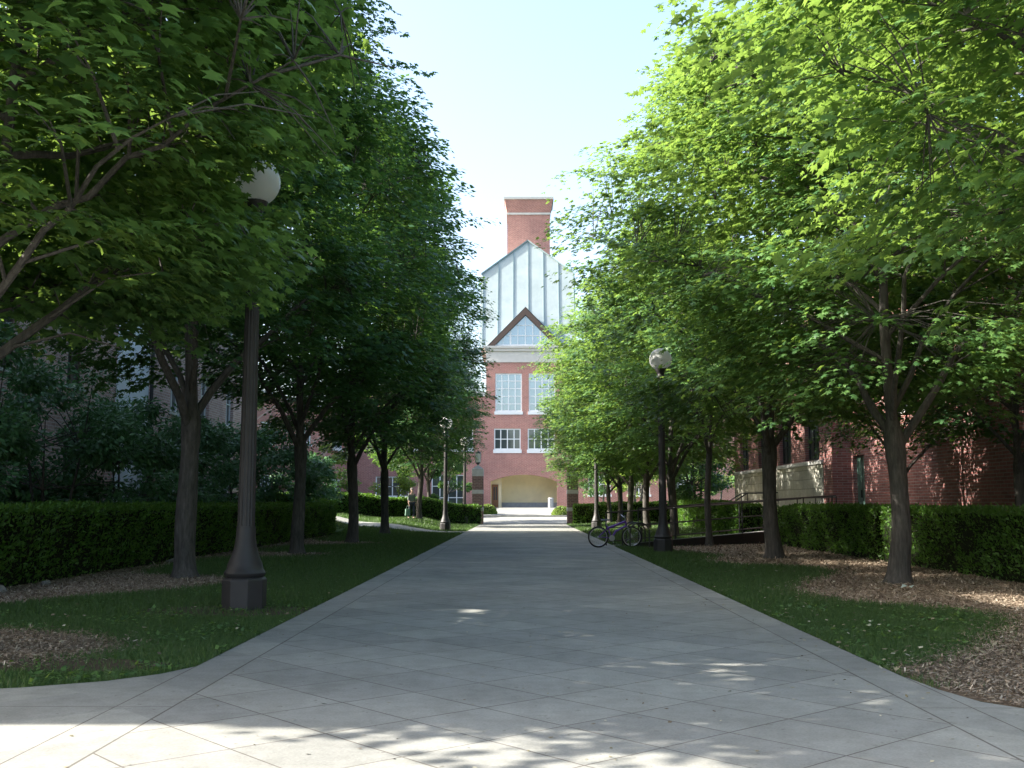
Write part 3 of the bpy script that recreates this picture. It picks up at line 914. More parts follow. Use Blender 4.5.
strip('side_path', side_line, (2.6, 1.5), 0.035, M['concrete'])

# mulch beds
def circ(cx, cy, rx, ry, seed, n=40):
    return [(cx + rx*math.cos(a)*(1+.07*math.sin(3*a+seed)+.04*math.sin(7*a+seed)), cy + ry*math.sin(a)*(1+.07*math.sin(2*a+seed)+.05*math.sin(5*a))) for a in [2*math.pi*i/n for i in range(n)]]
bed_right = [at(x, y) for x, y in ((672, 551.5), (722, 556), (706, 562), (740, 566), (790, 567), (826, 570), (831, 574), (800, 583), (787, 590), (800, 596), (851, 604), (906, 607), (962, 610), (1000, 617), (1010, 626), (992, 637), (967, 649), (934, 662), (905, 667), (884, 668.5))]
bed_right += [(3.02, 8.2), (3.08, 7.6), (3.30, 7.22), (3.9, 7.03), (5.5, 6.9), (9.3, 6.8), (9.3, 34.0), (9.0, 37.0), (6.5, 35.2), (3.75, 33.1)]
bed_l1 = circ(-5.95, 9.95, 2.05, 1.75, 1)
bed_l2 = [(-9.2, 12.5), (-7.6, 13.0), (-7.0, 14.2), (-6.2, 15.6), (-5.5, 16.8), (-4.9, 17.8), (-4.75, 18.8), (-5.3, 19.6), (-6.0, 20.3), (-7.2, 20.5), (-7.7, 22), (-7.75, 26), (-7.2, 27.2), (-6.2, 27.2), (-5.2, 27.8), (-4.9, 28.7), (-5.6, 29.5), (-7.2, 29.8), (-7.7, 31), (-7.4, 34.5), (-6.4, 35.0), (-5.1, 35.8), (-4.6, 36.8), (-5.4, 37.7), (-7.1, 38.2), (-7.8, 40), (-8.0, 45), (-8.1, 48.5), (-9.2, 48.5)]
bed_lamp = circ(-3.65, 13.55, 1.25, 0.7, 4)
beds = [bed_right, bed_l1, bed_l2]
flat('mulch_bed', bed_right, 0.008, M['mulch'])
flat('mulch_bed', bed_l1, 0.008, M['mulch'])
flat('mulch_bed', bed_l2, 0.008, M['mulch'])
flat('bare_soil', bed_lamp, 0.012, M['soil'])
flat('bare_soil', circ(-3.72, 9.05, 0.75, 0.38, 2), 0.012, M['soil'])

def inside(poly, X, Y):
    p = np.array(poly); r = np.zeros(len(X), bool)
    x0, y0 = p[:, 0], p[:, 1]; x1, y1 = np.roll(x0, -1), np.roll(y0, -1)
    for a, b, c, d in zip(x0, y0, x1, y1):
        cond = ((b > Y) != (d > Y))
        with np.errstate(divide='ignore', invalid='ignore'):
            xi = (c - a) * (Y - b) / (d - b + 1e-12) + a
        r ^= cond & (X < xi)
    return r

GZ = np.vectorize(gz)
rng = np.random.default_rng(9)
# grass blades, thick near the camera, coarser farther back
Pg = []; Sg = []
for (x0, x1, y0, y1, dens, hh) in (
    (-8.3, -2.6, 7.0, 13.0, 7500, 0.046), (-8.3, -2.6, 13.0, 22.0, 3000, 0.07), (-8.3, -2.6, 22.0, 50, 700, 0.09), (-14, -2.6, 50, 70, 220, 0.12),
    (2.9, 6.2, 8.0, 14.0, 7500, 0.046), (2.9, 8.4, 14.0, 22.0, 3000, 0.07), (2.9, 8.4, 22.0, 34, 800, 0.09), (2.9, 8.4, 34.0, 70, 220, 0.12)):
    n = int((x1-x0)*(y1-y0)*dens)
    X = x0 + (x1-x0)*rng.random(n); Y = y0 + (y1-y0)*rng.random(n)
    ok = ~inside(walk_poly, X, Y)
    jit = rng.normal(0, 0.16, n)
    for b in beds: ok &= ~inside(b, X + jit, Y + jit[::-1])
    # patches of bare ground and thin turf
    th = np.sin(X*1.3+Y*.7)*np.sin(Y*1.1-X*.4)
    ok &= rng.random(n) < np.clip(0.85 + 0.35*th, 0.35, 1)
    for b in (bed_lamp, circ(-3.72, 9.05, 0.75, 0.38, 2)): ok &= ~(inside(b, X + jit, Y) & (rng.random(n) < 0.8))
    dl = np.full(n, 9.0)
    for q in np.array(side_line): dl = np.minimum(dl, np.hypot(X-q[0], Y-q[1]))
    for a, b in zip(side_line[:-1], side_line[1:]):
        a = np.array(a); b = np.array(b); L2_ = ((b-a)**2).sum()
        tt = np.clip(((X-a[0])*(b[0]-a[0])+(Y-a[1])*(b[1]-a[1]))/L2_, 0, 1)
        dl = np.minimum(dl, np.hypot(X-a[0]-tt*(b[0]-a[0]), Y-a[1]-tt*(b[1]-a[1])))
    ok &= dl > 0.95
    X, Y = X[ok], Y[ok]
    Pg.append(np.stack([X, Y, GZ(X, Y)], 1)); Sg.append(hh*(0.5+0.9*rng.random(len(X))))
Pg = np.concatenate(Pg); Sg = np.concatenate(Sg); n = len(Pg)
Dg = np.stack([rng.normal(0, .45, n), rng.normal(0, .45, n), np.ones(n)], 1)
Ng = np.stack([rng.normal(0, 1, n), rng.normal(0, 1, n), np.zeros(n)], 1)
o = leaves('grass', Pg, Dg, Ng, Sg, BLADE, M['grass'], rng)
tag(o, kind='stuff')

# broad-leaved weeds in the turf near the walk
nw = 5200
X = np.concatenate([rng.uniform(-6.5, -2.7, nw), rng.uniform(2.95, 5.8, nw)]); Y = np.concatenate([7.6 + 9*rng.random(nw)**1.4, 8.2 + 9*rng.random(nw)**1.4])
pat = np.sin(X*2.7+1)*np.sin(Y*2.1) + .5*np.sin(X*6+Y*5)
ok = (pat > 0.25) & ~inside(walk_poly, X, Y)
for b in beds: ok &= ~inside(b, X, Y)
X, Y = X[ok], Y[ok]; n = len(X)
o = leaves('weeds', np.stack([X, Y, 0.025+0.02*rng.random(n)], 1), np.stack([rng.normal(0,1,n), rng.normal(0,1,n), rng.random(n)*.5], 1), np.stack([rng.normal(0,.4,n), rng.normal(0,.4,n), np.ones(n)], 1), 0.035+0.035*rng.random(n), KITE, M['leaf_lit'], rng)
tag(o, kind='stuff')

# loose mulch chips
Pc = []; Sc = []
for (bed, x0, x1, y0, y1, dens, sz) in ((bed_right, 2.9, 9.2, 6.8, 13, 2600, 0.034), (bed_right, 2.9, 9.2, 13, 22, 1300, 0.045), (bed_right, 3, 9.2, 22, 37, 400, 0.065),
                             (bed_l1, -8.3, -3.5, 7.8, 12.3, 2600, 0.034), (bed_l2, -9, -4.4, 12.4, 22, 1500, 0.042), (bed_l2, -9, -4.4, 22, 48, 400, 0.065)):
    n = int((x1-x0)*(y1-y0)*dens)
    X = x0 + (x1-x0)*rng.random(n); Y = y0 + (y1-y0)*rng.random(n)
    jit = rng.normal(0, 0.20, n)
    ok = inside(bed, X+jit, Y+jit[::-1]) & ~inside(walk_poly, X - 0.05*np.sign(X), Y)
    X, Y = X[ok], Y[ok]
    Pc.append(np.stack([X, Y, np.full(len(X), 0.012) + 0.02*rng.random(len(X))], 1)); Sc.append(sz*(0.4+1.0*rng.random(len(X))))
Pc = np.concatenate(Pc); Sc = np.concatenate(Sc); n = len(Pc)
Dc = rng.normal(0, 1, (n, 3)); Dc[:, 2] *= 0.25
Nc = np.stack([rng.normal(0, .3, n), rng.normal(0, .3, n), np.ones(n)], 1)
o = leaves('mulch', Pc, Dc, Nc, Sc, CHIP, M['chip'], rng)
tag(o, kind='stuff')

# dry leaves and bits on walk and turf
n = 900
X = np.concatenate([rng.uniform(-2.6, 2.9, 260), rng.uniform(2.9, 5.6, 380), rng.uniform(-6, -2.7, 180), rng.uniform(2.3, 2.95, 80)])
Y = np.concatenate([5.5 + 26*rng.random(260)**1.5, rng.uniform(8.6, 22, 380), rng.uniform(8.6, 22, 180), 7 + 16*rng.random(80)])
n = len(X)
P = np.stack([X, Y, np.where((X > XL) & (X < XR), 0.022, 0.06)], 1)
D = rng.normal(0, 1, (n, 3)); D[:, 2] *= .15
o = leaves('fallen_leaves', P, D, np.stack([rng.normal(0, .25, n), rng.normal(0, .25, n), np.ones(n)], 1), np.where((X > XL) & (X < XR), 0.035, 0.05)*(0.5+.9*rng.random(n)), KITE, M['fallen'], rng)
tag(o, kind='stuff')

# ------------------------------------------------------------------ lamps
def make_lamp(loc):
    root = empty('lamp_post', loc)
    b = MB(); q = math.pi/8
    b.lathe([(0.275, -0.02), (0.275, 0.36), (0.262, 0.385), (0.235, 0.40)], 8, rot=q)
    b.build('base', M['lamp_metal'], root, bevel=0.008)
    c = MB()
    c.lathe([(0.225, 0.40), (0.250, 0.425), (0.255, 0.45), (0.24, 0.475), (0.225, 0.49), (0.21, 0.56), (0.168, 0.66), (0.138, 0.76), (0.122, 0.88), (0.116, 1.02)], 24)
    c.build('bell', M['lamp_metal'], root, smooth=True)
    p = MB()
    vs = []; fs = []; k = 32
    zs_ = [1.02, 1.4, 2.4, 3.4, 4.4, 4.89]
    for z in zs_:
        r = 0.108 - 0.026 * (z - 1.02) / 3.6
        for i in range(k):
            rr = r * (1.0 if i % 2 else 0.93)
            a = 2*math.pi*i/k
            vs.append((rr*math.cos(a), rr*math.sin(a), z))
    for j in range(len(zs_)-1):
        for i in range(k):
            i2 = (i+1) % k
            fs.append((j*k+i, j*k+i2, (j+1)*k+i2, (j+1)*k+i))
    p.add(vs, fs)
    p.build('pole', M['lamp_metal'], root)
    h = MB()
    h.lathe([(r_, z_ + .27) for r_, z_ in [(0.09, 4.60), (0.125, 4.63), (0.125, 4.66), (0.10, 4.69), (0.095, 4.74), (0.13, 4.80), (0.165, 4.86), (0.165, 4.90)]], 20)
    h.build('collar', M['lamp_metal'], root, smooth=True)
    g = MB(); r = 0.315; prof = []
    for i in range(15):
        a = -1.05 + (math.pi/2+1.05) * i / 14
        prof.append((max(0.004, r*math.cos(a)), 5.42 + r*math.sin(a)))
    g.lathe(prof, 28)
    g.build('globe', M['globe'], root, smooth=True)
    return root
lg = 'globe lamp posts along the walk'
lamp = make_lamp((-3.57, 13.85, 0))
lamp.scale = (1.04, 1.04, 1.045)
tag(lamp, 'large dark lamp post with shaded white globe, nearest on the left lawn', 'lamp post', lg)
for (x, y, lb) in ((3.95, 29.8, 'dark lamp post with bright white globe beside the bicycle ramp, right of the walk'),
                   (-3.80, 53.5, 'lamp post on the lawn tip just past the left side path'),
                   (-3.72, 70.0, 'farthest lamp post, close to the left brick gate pillar'),
                   (4.05, 57.5, 'far lamp post right of the walk, seen behind the bicycle wheel')):
    o = copy_tree(lamp); o.scale = (1, 1, 1); o.location = (x, y, gz(x, y)); o.rotation_euler.z = 0.3*x
    tag(o, lb, 'lamp post', lg)

# ------------------------------------------------------------------ gate pillars
def make_pillar(loc):
    root = empty('gate_pillar', loc)
    a = MB(); hw = 0.375
    for z0, z1 in ((-0.05, 0.86), (1.10, 2.02), (2.28, 3.20)): a.box(-hw, -hw, z0, hw, hw, z1)
    a.build('brick_shaft', M['brick_pillar'], root)
    for z0, z1 in ((0.86, 1.10), (2.02, 2.28), (3.20, 3.62)):
        MB().box(-hw-.012, -hw-.012, z0, hw+.012, hw+.012, z1).build('stone_band', M['stone_grey'], root, bevel=0.008)
    c = MB(); c.lathe([(0.55, 3.62), (0.56, 3.68), (0.10, 3.94), (0.08, 3.98)], 4, rot=math.pi/4)
    c.build('cap', M['stone_grey'], root)
    L = MB(); L.lathe([(0.05, 3.98), (0.09, 4.02), (0.16, 4.10), (0.20, 4.14)], 8)
    L.lathe([(0.235, 4.76), (0.16, 4.84), (0.05, 4.88), (0.02, 4.96)], 8)
    for i in range(8):
        an = 2*math.pi*i/8
        L.tube([(0.20*math.cos(an), 0.20*math.sin(an), 4.13), (0.235*math.cos(an), 0.235*math.sin(an), 4.75)], 0.010, 5)
    lt = L.build('lantern', M['black_metal'], root)
    g = MB(); g.lathe([(0.17, 4.15), (0.205, 4.74)], 8, rot=0.0)
    g.build('lantern_glass', M['globe'], lt)
    return root
pl = make_pillar((-2.93, 72.2, 0.02))
tag(pl, 'brick gate pillar with grey bands and a white lantern, left of the walk', 'gate pillar', 'pair of gate pillars')
pr = copy_tree(pl); pr.location = (3.48, 72.2, 0.02)
tag(pr, 'brick gate pillar with grey bands, top hidden by leaves, right of the walk', 'gate pillar', 'pair of gate pillars')

# ------------------------------------------------------------------ walls with openings
class Wall:
    """a wall plane: origin O, horizontal direction U, outward normal Nn"""
    def __init__(self, O, U, Nn):
        self.O = Vector(O); self.U = Vector(U).normalized(); self.N = Vector(Nn).normalized()
    def P(self, u, z, d=0.0):
        p = self.O + self.U * u + self.N * d
        return (p.x, p.y, self.O.z + z)
    def sheet(self, mb, u0, u1, z0, z1, ops, depth=0.25, m=0):
        us = sorted(set([u0, u1] + [o[0] for o in ops] + [o[1] for o in ops]))
        zs = sorted(set([z0, z1] + [o[2] for o in ops] + [o[3] for o in ops]))
        us = [u for u in us if u0 <= u <= u1]; zs = [z for z in zs if z0 <= z <= z1]
        for a, b in zip(us[:-1], us[1:]):
            for c, d in zip(zs[:-1], zs[1:]):
                mu, mz = (a+b)/2, (c+d)/2
                if any(o[0] < mu < o[1] and o[2] < mz < o[3] for o in ops): continue
                mb.add([self.P(a, c), self.P(b, c), self.P(b, d), self.P(a, d)], [(0, 1, 2, 3)], m)
        for (a, b, c, d) in [o[:4] for o in ops]:
            for (p, q) in (((a, c), (b, c)), ((b, c), (b, d)), ((b, d), (a, d)), ((a, d), (a, c))):
                mb.add([self.P(*p), self.P(*q), self.P(q[0], q[1], -depth), self.P(p[0], p[1], -depth)], [(0, 1, 2, 3)], m)
    def bar(self, mb, u0, u1, z0, z1, d0, d1, m=0):
        vs = [self.P(u0, z0, d0), self.P(u1, z0, d0), self.P(u1, z1, d0), self.P(u0, z1, d0), self.P(u0, z0, d1), self.P(u1, z0, d1), self.P(u1, z1, d1), self.P(u0, z1, d1)]
        mb.add(vs, [(0,1,2,3),(7,6,5,4),(0,4,5,1),(1,5,6,2),(2,6,7,3),(3,7,4,0)], m)
    def window(self, parent, u0, u1, z0, z1, nx, nz, glass, frame, fw=0.07, mw=0.035, sill=0.14, d=-0.10, sill_mat=None):
        f = MB()
        self.bar(f, u0, u0+fw, z0, z1, d-.05, d+.04); self.bar(f, u1-fw, u1, z0, z1, d-.05, d+.04)
        self.bar(f, u0+fw, u1-fw, z0, z0+fw, d-.05, d+.04); self.bar(f, u0+fw, u1-fw, z1-fw, z1, d-.05, d+.04)
        for i in range(1, nx):
            u = u0 + (u1-u0)*i/nx; self.bar(f, u-mw, u+mw, z0+fw, z1-fw, d-.03, d+.025)
        for j in range(1, nz):
            z = z0 + (z1-z0)*j/nz; self.bar(f, u0+fw, u1-fw, z-mw*.8, z+mw*.8, d-.028, d+.02)
        w = f.build('window', frame, parent)
        g = MB(); g.add([self.P(u0+.02, z0+.02, d-.02), self.P(u1-.02, z0+.02, d-.02), self.P(u1-.02, z1-.02, d-.02), self.P(u0+.02, z1-.02, d-.02)], [(0,1,2,3)])
        g.build('pane', glass, w)
        if sill:
            s = MB(); self.bar(s, u0-.08, u1+.08, z0-sill, z0-.003, -.2, .07); s.build('sill', sill_mat or M['limestone'], w)
        return w

# ------------------------------------------------------------------ the brick hall at the end
hall = empty('brick_hall', (0, 0, 0))
Fw = Wall((0, 95, 0), (1, 0, 0), (0, -1, 0))
bl, brt = -3.15, 4.25
arch = (-2.72, 3.20, 0.9, 3.98)
spring = 3.36
uw = [(-2.32, 0.08, 9.62, 13.08), (0.70, 3.10, 9.62, 13.08)]
lw = [(-2.42, -0.03, 6.20, 8.08), (0.60, 3.02, 6.20, 8.08)]
b = MB()
Fw.sheet(b, bl, brt, 0.5, 14.07, uw + lw + [arch], 0.22)
# spandrels above the segmental arch
na = 20
cu = (arch[0]+arch[1])/2; hw = (arch[1]-arch[0])/2; rise = arch[3]-0.02-spring
RA = (hw*hw + rise*rise)/(2*rise)
curve = []
for i in range(na+1):
    u = arch[0] + 2*hw*i/na
    z = spring + rise - RA + math.sqrt(max(0, RA*RA - (u-cu)**2))
    curve.append((u, z))
for (p, q) in zip(curve[:-1], curve[1:]):
    b.add([Fw.P(p[0], p[1]), Fw.P(q[0], q[1]), Fw.P(q[0], arch[3]), Fw.P(p[0], arch[3])], [(0,1,2,3)])
    b.add([Fw.P(p[0], p[1]), Fw.P(q[0], q[1]), Fw.P(q[0], q[1], -.6), Fw.P(p[0], p[1], -.6)], [(0,1,2,3)])
# bay sides
for x in (bl, brt):
    b.add([(x, 95, 11.0), (x, 108, 11.0), (x, 108, 14.07), (x, 95, 14.07)], [(0,1,2,3)])
b.build('wall', M['brick_far'], hall)
# arch recess
rc = MB()
y1 = 97.6
rc.add([(arch[0]-.3, y1, .95), (arch[1]+.3, y1, .95), (arch[1]+.3, y1, 4.3), (arch[0]-.3, y1, 4.3)], [(0,1,2,3)])
rc.add([(arch[0]-.3, 95.25, 4.3), (arch[1]+.3, 95.25, 4.3), (arch[1]+.3, y1, 4.3), (arch[0]-.3, y1, 4.3)], [(0,1,2,3)])
for x in (arch[0]-.3, arch[1]+.3):
    rc.add([(x, 95.25, .95), (x, y1, .95), (x, y1, 4.3), (x, 95.25, 4.3)], [(0,1,2,3)])
rc.build('arch_lining', M['beige'], hall)
vb = MB(); vb.box(arch[0]-.29, 96.1, 1.03, -1.78, y1-.01, 3.75); vb.build('porch_box', M['beige'], hall)
dr = MB(); dr.box(-2.62, 96.02, 1.03, -2.05, 96.09, 3.1)
dd = dr.build('door', M['door_brown'], hall)
dp = MB(); dp.box(-2.48, 96.0, 1.7, -2.36, 96.018, 2.9); dp.box(-2.27, 96.0, 1.7, -2.16, 96.018, 2.9); dp.build('pane', M['glass_dark'], dd)
bs_ = MB(); bs_.box(-1.76, 97.1, 1.03, 3.45, 97.58, 1.48); bs_.build('bench_base', M['stone_grey'], hall)
flr = MB(); flr.add([(arch[0]-.3, 94.9, gz(0, 94.9)+.032), (arch[1]+.3, 94.9, gz(0, 94.9)+.032), (arch[1]+.3, y1, 1.034), (arch[0]-.3, y1, 1.034)], [(0,1,2,3)])
flr.build('porch_floor', M['concrete'], hall)
# windows of the bay
for (u0, u1, z0, z1) in uw:
    Fw.window(hall, u0, u1, z0, z1, 4, 5, M['glass_sky'], M['white_paint'], 0.11, 0.04, 0.28, sill_mat=M['white_paint'])
for (u0, u1, z0, z1) in lw:
    Fw.window(hall, u0, u1, z0, z1, 4, 2, M['glass_dark'], M['white_paint'], 0.10, 0.045, 0.32, sill_mat=M['white_paint'])
# cornice
c = MB()
c.box(bl-.05, 94.93, 14.073, brt+.05, 97.2, 14.30); c.box(bl-.02, 94.97, 14.30, brt+.02, 97.2, 15.1); c.box(bl-.15, 94.83, 15.1, brt+.15, 97.2, 15.36); c.box(bl-.25, 94.72, 15.36, brt+.25, 97.2, 15.56)
c.build('cornice', M['limestone'], hall)
# gable dormer
ga, gl_, gr2, gzb = (0.42, 19.05), -2.75, 3.55, 15.565
g = MB()
def rake(mb, p, q, y0, y1, th):
    d = Vector((q[0]-p[0], q[1]-p[1])).normalized(); n = Vector((-d.y, d.x))
    if n.y > 0: n = -n
    poly = [p, q, (q[0]+n.x*th, q[1]+n.y*th), (p[0]+n.x*th, p[1]+n.y*th)]
    mb.prism(poly, 'y', y0, y1)
g.prism([(gl_-.2, gzb+.02), ga, (gr2+.2, gzb+.02), (gr2-.36, gzb+.02), (ga[0], ga[1]-.66), (gl_+.36, gzb+.02)], 'y', 94.70, 95.05)
gt = g.build('gable_trim', M['brown_trim'], hall)
gw = MB(); gw.add([(gl_+.35, 95.0, gzb+.01), (gr2-.35, 95.0, gzb+.01), (ga[0], 95.0, ga[1]-.7)], [(0,1,2)])
gwo = gw.build('gable_window', M['glass_sky'], hall)
mu = MB()
hL = ga[1]-.78-gzb
for xx in np.linspace(gl_+.45, gr2-.45, 9)[1:-1]:
    zt = gzb + hL*(1-abs(xx-ga[0])/((gr2-gl_)/2-.42))
    wd = 0.03 if abs(abs(xx-ga[0])-1.35) > .3 else 0.07
    mu.box(xx-wd, 94.93, gzb+.03, xx+wd, 94.99, max(zt, gzb+.1))
for zz in (gzb+.95, gzb+1.9):
    hwz = ((gr2-gl_)/2-.42)*(1-(zz-gzb)/hL)
    mu.box(ga[0]-hwz, 94.94, zz-.03, ga[0]+hwz, 94.985, zz+.03)
mu.box(gl_+.4, 94.92, gzb+.012, gr2-.4, 94.992, gzb+.14)
mu.build('mullions', M['white_paint'], gwo)
dr_ = MB()
dr_.add([(gl_-.3, 94.75, gzb+.0), (ga[0], 94.75, ga[1]+.08), (ga[0], 99, ga[1]+.08), (gl_-.3, 99, gzb)], [(0,1,2,3)])
dr_.add([(gr2+.3, 94.75, gzb+.0), (ga[0], 94.75, ga[1]+.08), (ga[0], 99, ga[1]+.08), (gr2+.3, 99, gzb)], [(0,1,2,3)])
dr_.build('dormer_roof', M['roof_slate'], hall)
# big metal roof: inclined gable front and ridge running back
ap = (0.66, 26.4); sl_, sr_ = (-3.75, 22.9), (5.07, 22.9)
zb_ = 15.57
def ry(z): return 96.2 + 3.2*(z-zb_)/(26-zb_)
def rp(x, z, d=0.0): return (x, ry(z)-d, z)
ro = MB()
front = [(sl_[0], zb_), (sr_[0], zb_), sr_, ap, sl_]
n0 = [rp(*p) for p in front]; n1 = [(p[0], 116, p[1]) for p in front]
ro.add(n0+n1, [(0,1,2,3,4)] + [(i, (i+1) % 5, (i+1) % 5+5, i+5) for i in range(5)] + [(9,8,7,6,5)])
rf = ro.build('roof', M['metal_roof'], hall)
se = MB()
for k in range(-3, 4):
    x = ap[0]+.04 + k*1.42
    if not (sl_[0] < x < sr_[0]): continue
    zt = ap[1] - abs(x-ap[0])*(ap[1]-sl_[1])/(ap[0]-sl_[0])
    v = [rp(x-.03, zb_, .0), rp(x+.03, zb_, .0), rp(x+.03, zt, .0), rp(x-.03, zt, .0)]
    w_ = [rp(x-.03, zb_, .06), rp(x+.03, zb_, .06), rp(x+.03, zt, .06), rp(x-.03, zt, .06)]
    se.add(v+w_, [(0,1,2,3),(7,6,5,4),(0,4,5,1),(1,5,6,2),(2,6,7,3),(3,7,4,0)])
se.build('roof_seam', M['seam'], rf)
eg = MB()
for p in (sl_, sr_):
    v = [rp(p[0], p[1], .12), rp(ap[0], ap[1], .12), (ap[0], ry(ap[1])-.12, ap[1]+.14), (p[0], ry(p[1])-.12, p[1]+.14)]
    w_ = [(q[0], q[1]+.5, q[2]) for q in v]
    eg.add(v+w_, [(0,1,2,3),(7,6,5,4),(0,4,5,1),(1,5,6,2),(2,6,7,3),(3,7,4,0)])
eg.build('roof_edge', M['seam'], rf)
# chimney
ch = MB(); ch.box(-1.38, 103.5, 20, 2.90, 107, 30.110)
cho = ch.build('chimney', M['brick_far'], hall)
fl = MB()
lo = [(-1.38,103.5,30.310),(2.90,103.5,30.310),(2.90,107,30.310),(-1.38,107,30.310)]
hi = [(-1.62,103.2,31.610),(3.20,103.2,31.610),(3.20,107.3,31.610),(-1.62,107.3,31.610)]
fl.add(lo+hi, [(0,1,5,4),(1,2,6,5),(2,3,7,6),(3,0,4,7),(4,5,6,7),(3,2,1,0)])
fl.build('chimney_flare', M['brick_far'], cho)
MB().box(-1.46, 103.42, 30.112, 2.98, 107.08, 30.308).build('chimney_band', M['limestone'], cho)
MB().box(-1.70, 103.12, 31.612, 3.28, 107.38, 31.840).build('chimney_cap', M['limestone'], cho)
# flanking wings of the hall
wl = MB()
Fl = Wall((0, 95.02, 0), (1, 0, 0), (0, -1, 0))
ops_l = [(-8.0, -5.0, 0.9, 3.95), (-13.2, -11.2, 6.2, 8.0), (-9.6, -7.6, 6.2, 8.0), (-6.3, -4.3, 6.2, 8.0), (-13.0, -10.0, 2.0, 3.8)]
ops_r = [(6.0, 8.0, 6.2, 8.0), (9.5, 11.5, 6.2, 8.0), (6.0, 8.0, 2.2, 4.0), (9.5, 11.5, 2.2, 4.0), (13.5, 15.5, 2.2, 4.0), (13.5, 15.5, 6.2, 8.0)]
Fl.sheet(wl, -14.85, bl, 0.5, 11, ops_l, 0.25)
Fl.sheet(wl, brt, 24, 0.5, 11, ops_r, 0.25)
wl.add([(-14.85,95.02,11),(bl,95.02,11),(bl,110,11),(-14.85,110,11)], [(0,1,2,3)])
wl.add([(brt,95.02,11),(24,95.02,11),(24,110,11),(brt,110,11)], [(0,1,2,3)])
wl.add([(24,95.02,.5),(24,110,.5),(24,110,11),(24,95.02,11)], [(0,1,2,3)])
wl.build('wing_wall', M['brick_far'], hall)
for o_ in ops_l + ops_r:
    Fl.window(hall, *o_, 4, 3 if o_[3]-o_[2] > 2 else 2, M['glass_dark'], M['white_paint'], 0.09, 0.04, 0.2 if o_[2] > 1 else 0, sill_mat=M['white_paint'])
cp = MB(); cp.box(-14.85, 94.85, 11.003, bl-.01, 95.6, 11.4); cp.box(brt+.01, 94.85, 11.003, 24, 95.6, 11.4); cp.build('coping', M['limestone'], hall)
tag(hall, 'red brick hall closing the vista, with pale metal roof, tall chimney and low arch', 'building')

bn = MB(); bn.lathe([(0.24, 0), (0.26, 0.05), (0.26, 0.72), (0.28, 0.74), (0.28, 0.80), (0.2, 0.88)], 8, rot=math.pi/8)
bno = bn.build('litter_bin', M['bin']); bno.location = (2.62, 94.2, gz(0, 94.2)+.03)
tag(bno, 'grey litter bin at the right side of the arch', 'litter bin')

# patterned wing on the left of the court
wing = empty('brick_wing', (-19.5, 74, 0))
O = Vector((-19.5, 74, 0)); E = Vector((-14.95, 96.4, 0)); U = (E-O).normalized(); Nw = Vector((U.y, -U.x, 0)); Ln = (E-O).length
Ww = Wall((0, 0, 0), U, Nw)
ops = [(2.9, 5.0, 5.9, 7.35), (10.0, 12.2, 6.2, 7.5), (17.0, 19.2, 6.1, 7.45), (17.0, 19.2, 2.2, 3.45), (10.0, 12.2, 2.2, 3.5), (2.9, 5.0, 2.2, 3.5)]
w_ = MB(); Ww.sheet(w_, 0, Ln, -.2, 9.3, ops, 0.22)
Ww.bar(w_, 0, Ln, 9.3, 9.32, -12, 0)
w_.add([Ww.P(0, -.2), Ww.P(0, 9.3), Ww.P(0, 9.3, -12), Ww.P(0, -.2, -12)], [(0,1,2,3)])
w_.build('wall', M['brick_diaper'], wing)
for o_ in ops: Ww.window(wing, *o_, 2, 1, M['glass_sky'] if o_[0] < 6 else M['glass_dark'], M['white_paint'], 0.12, 0.05, 0.2, sill_mat=M['white_paint'])
m_ = MB(); Ww.bar(m_, -.1, Ln, 9.322, 9.6, -.6, .15); m_.build('coping', M['limestone'], wing)
tag(wing, 'brick wing with diagonal lattice pattern and white windows, left of the court', 'building')

# near building on the left
lb_ = empty('brick_building', (-14, 18, 0))
LH = 12.6; L0 = -4.4; LF = -11.5; LHF = 8.1  # raised, and lengthened out of view by a low front, for shade
Wl = Wall((0, 0, 0), (0, 1, 0), (1, 0, 0))
ops = [(u, u+1.25, z0, z1) for u in (-9.0, -5.0, 2.2, 6.0, 9.8, 14.35, 24.0, 28.0, 32.0) for z0, z1 in ((1.6, 3.5), (5.05, 7.2), (8.8, 10.6))]
w_ = MB(); Wl.sheet(w_, L0, 18.3, -.1, LH, [o_ for o_ in ops if o_[0] < 18], 0.28)
Wl.sheet(w_, 21.4, 35, -.1, LH, [o_ for o_ in ops if o_[0] > 20], 0.28)
w_.add([Wl.P(L0, -.1), Wl.P(L0, LH), Wl.P(L0, LH, -14), Wl.P(L0, -.1, -14)], [(0,1,2,3)])
Wl.sheet(w_, LF, L0, -.1, LHF, [o_ for o_ in ops if o_[1] < L0 and o_[3] < LHF], 0.28)  # unseen low front part, added to shade lawn and walk
w_.add([Wl.P(LF, -.1), Wl.P(LF, LHF), Wl.P(LF, LHF, -14), Wl.P(LF, -.1, -14)], [(0,1,2,3)])
w_.add([Wl.P(LF, LHF), Wl.P(L0, LHF), Wl.P(L0, LHF, -14), Wl.P(LF, LHF, -14)], [(0,1,2,3)])
w_.add([Wl.P(35, -.1), Wl.P(35, LH), Wl.P(35, LH, -14), Wl.P(35, -.1, -14)], [(0,1,2,3)])
w_.add([Wl.P(L0, LH), Wl.P(35, LH), Wl.P(35, LH, -14), Wl.P(L0, LH, -14)], [(0,1,2,3)])
w_.build('wall', M['brick_left'], lb_)
p_ = MB(); 
for z0, z1 in ((-.1, 2.9), (2.93, 5.72), (5.75, LH)): Wl.bar(p_, 18.3, 21.4, z0, z1, -.3, .04)
p_.build('wall_panel', M['panel_grey'], lb_)
for z0 in (2.9, 5.72):
    q_ = MB(); Wl.bar(q_, 18.3, 21.4, z0, z0+.03, -.3, .02); q_.build('panel_joint', M['black_metal'], lb_)
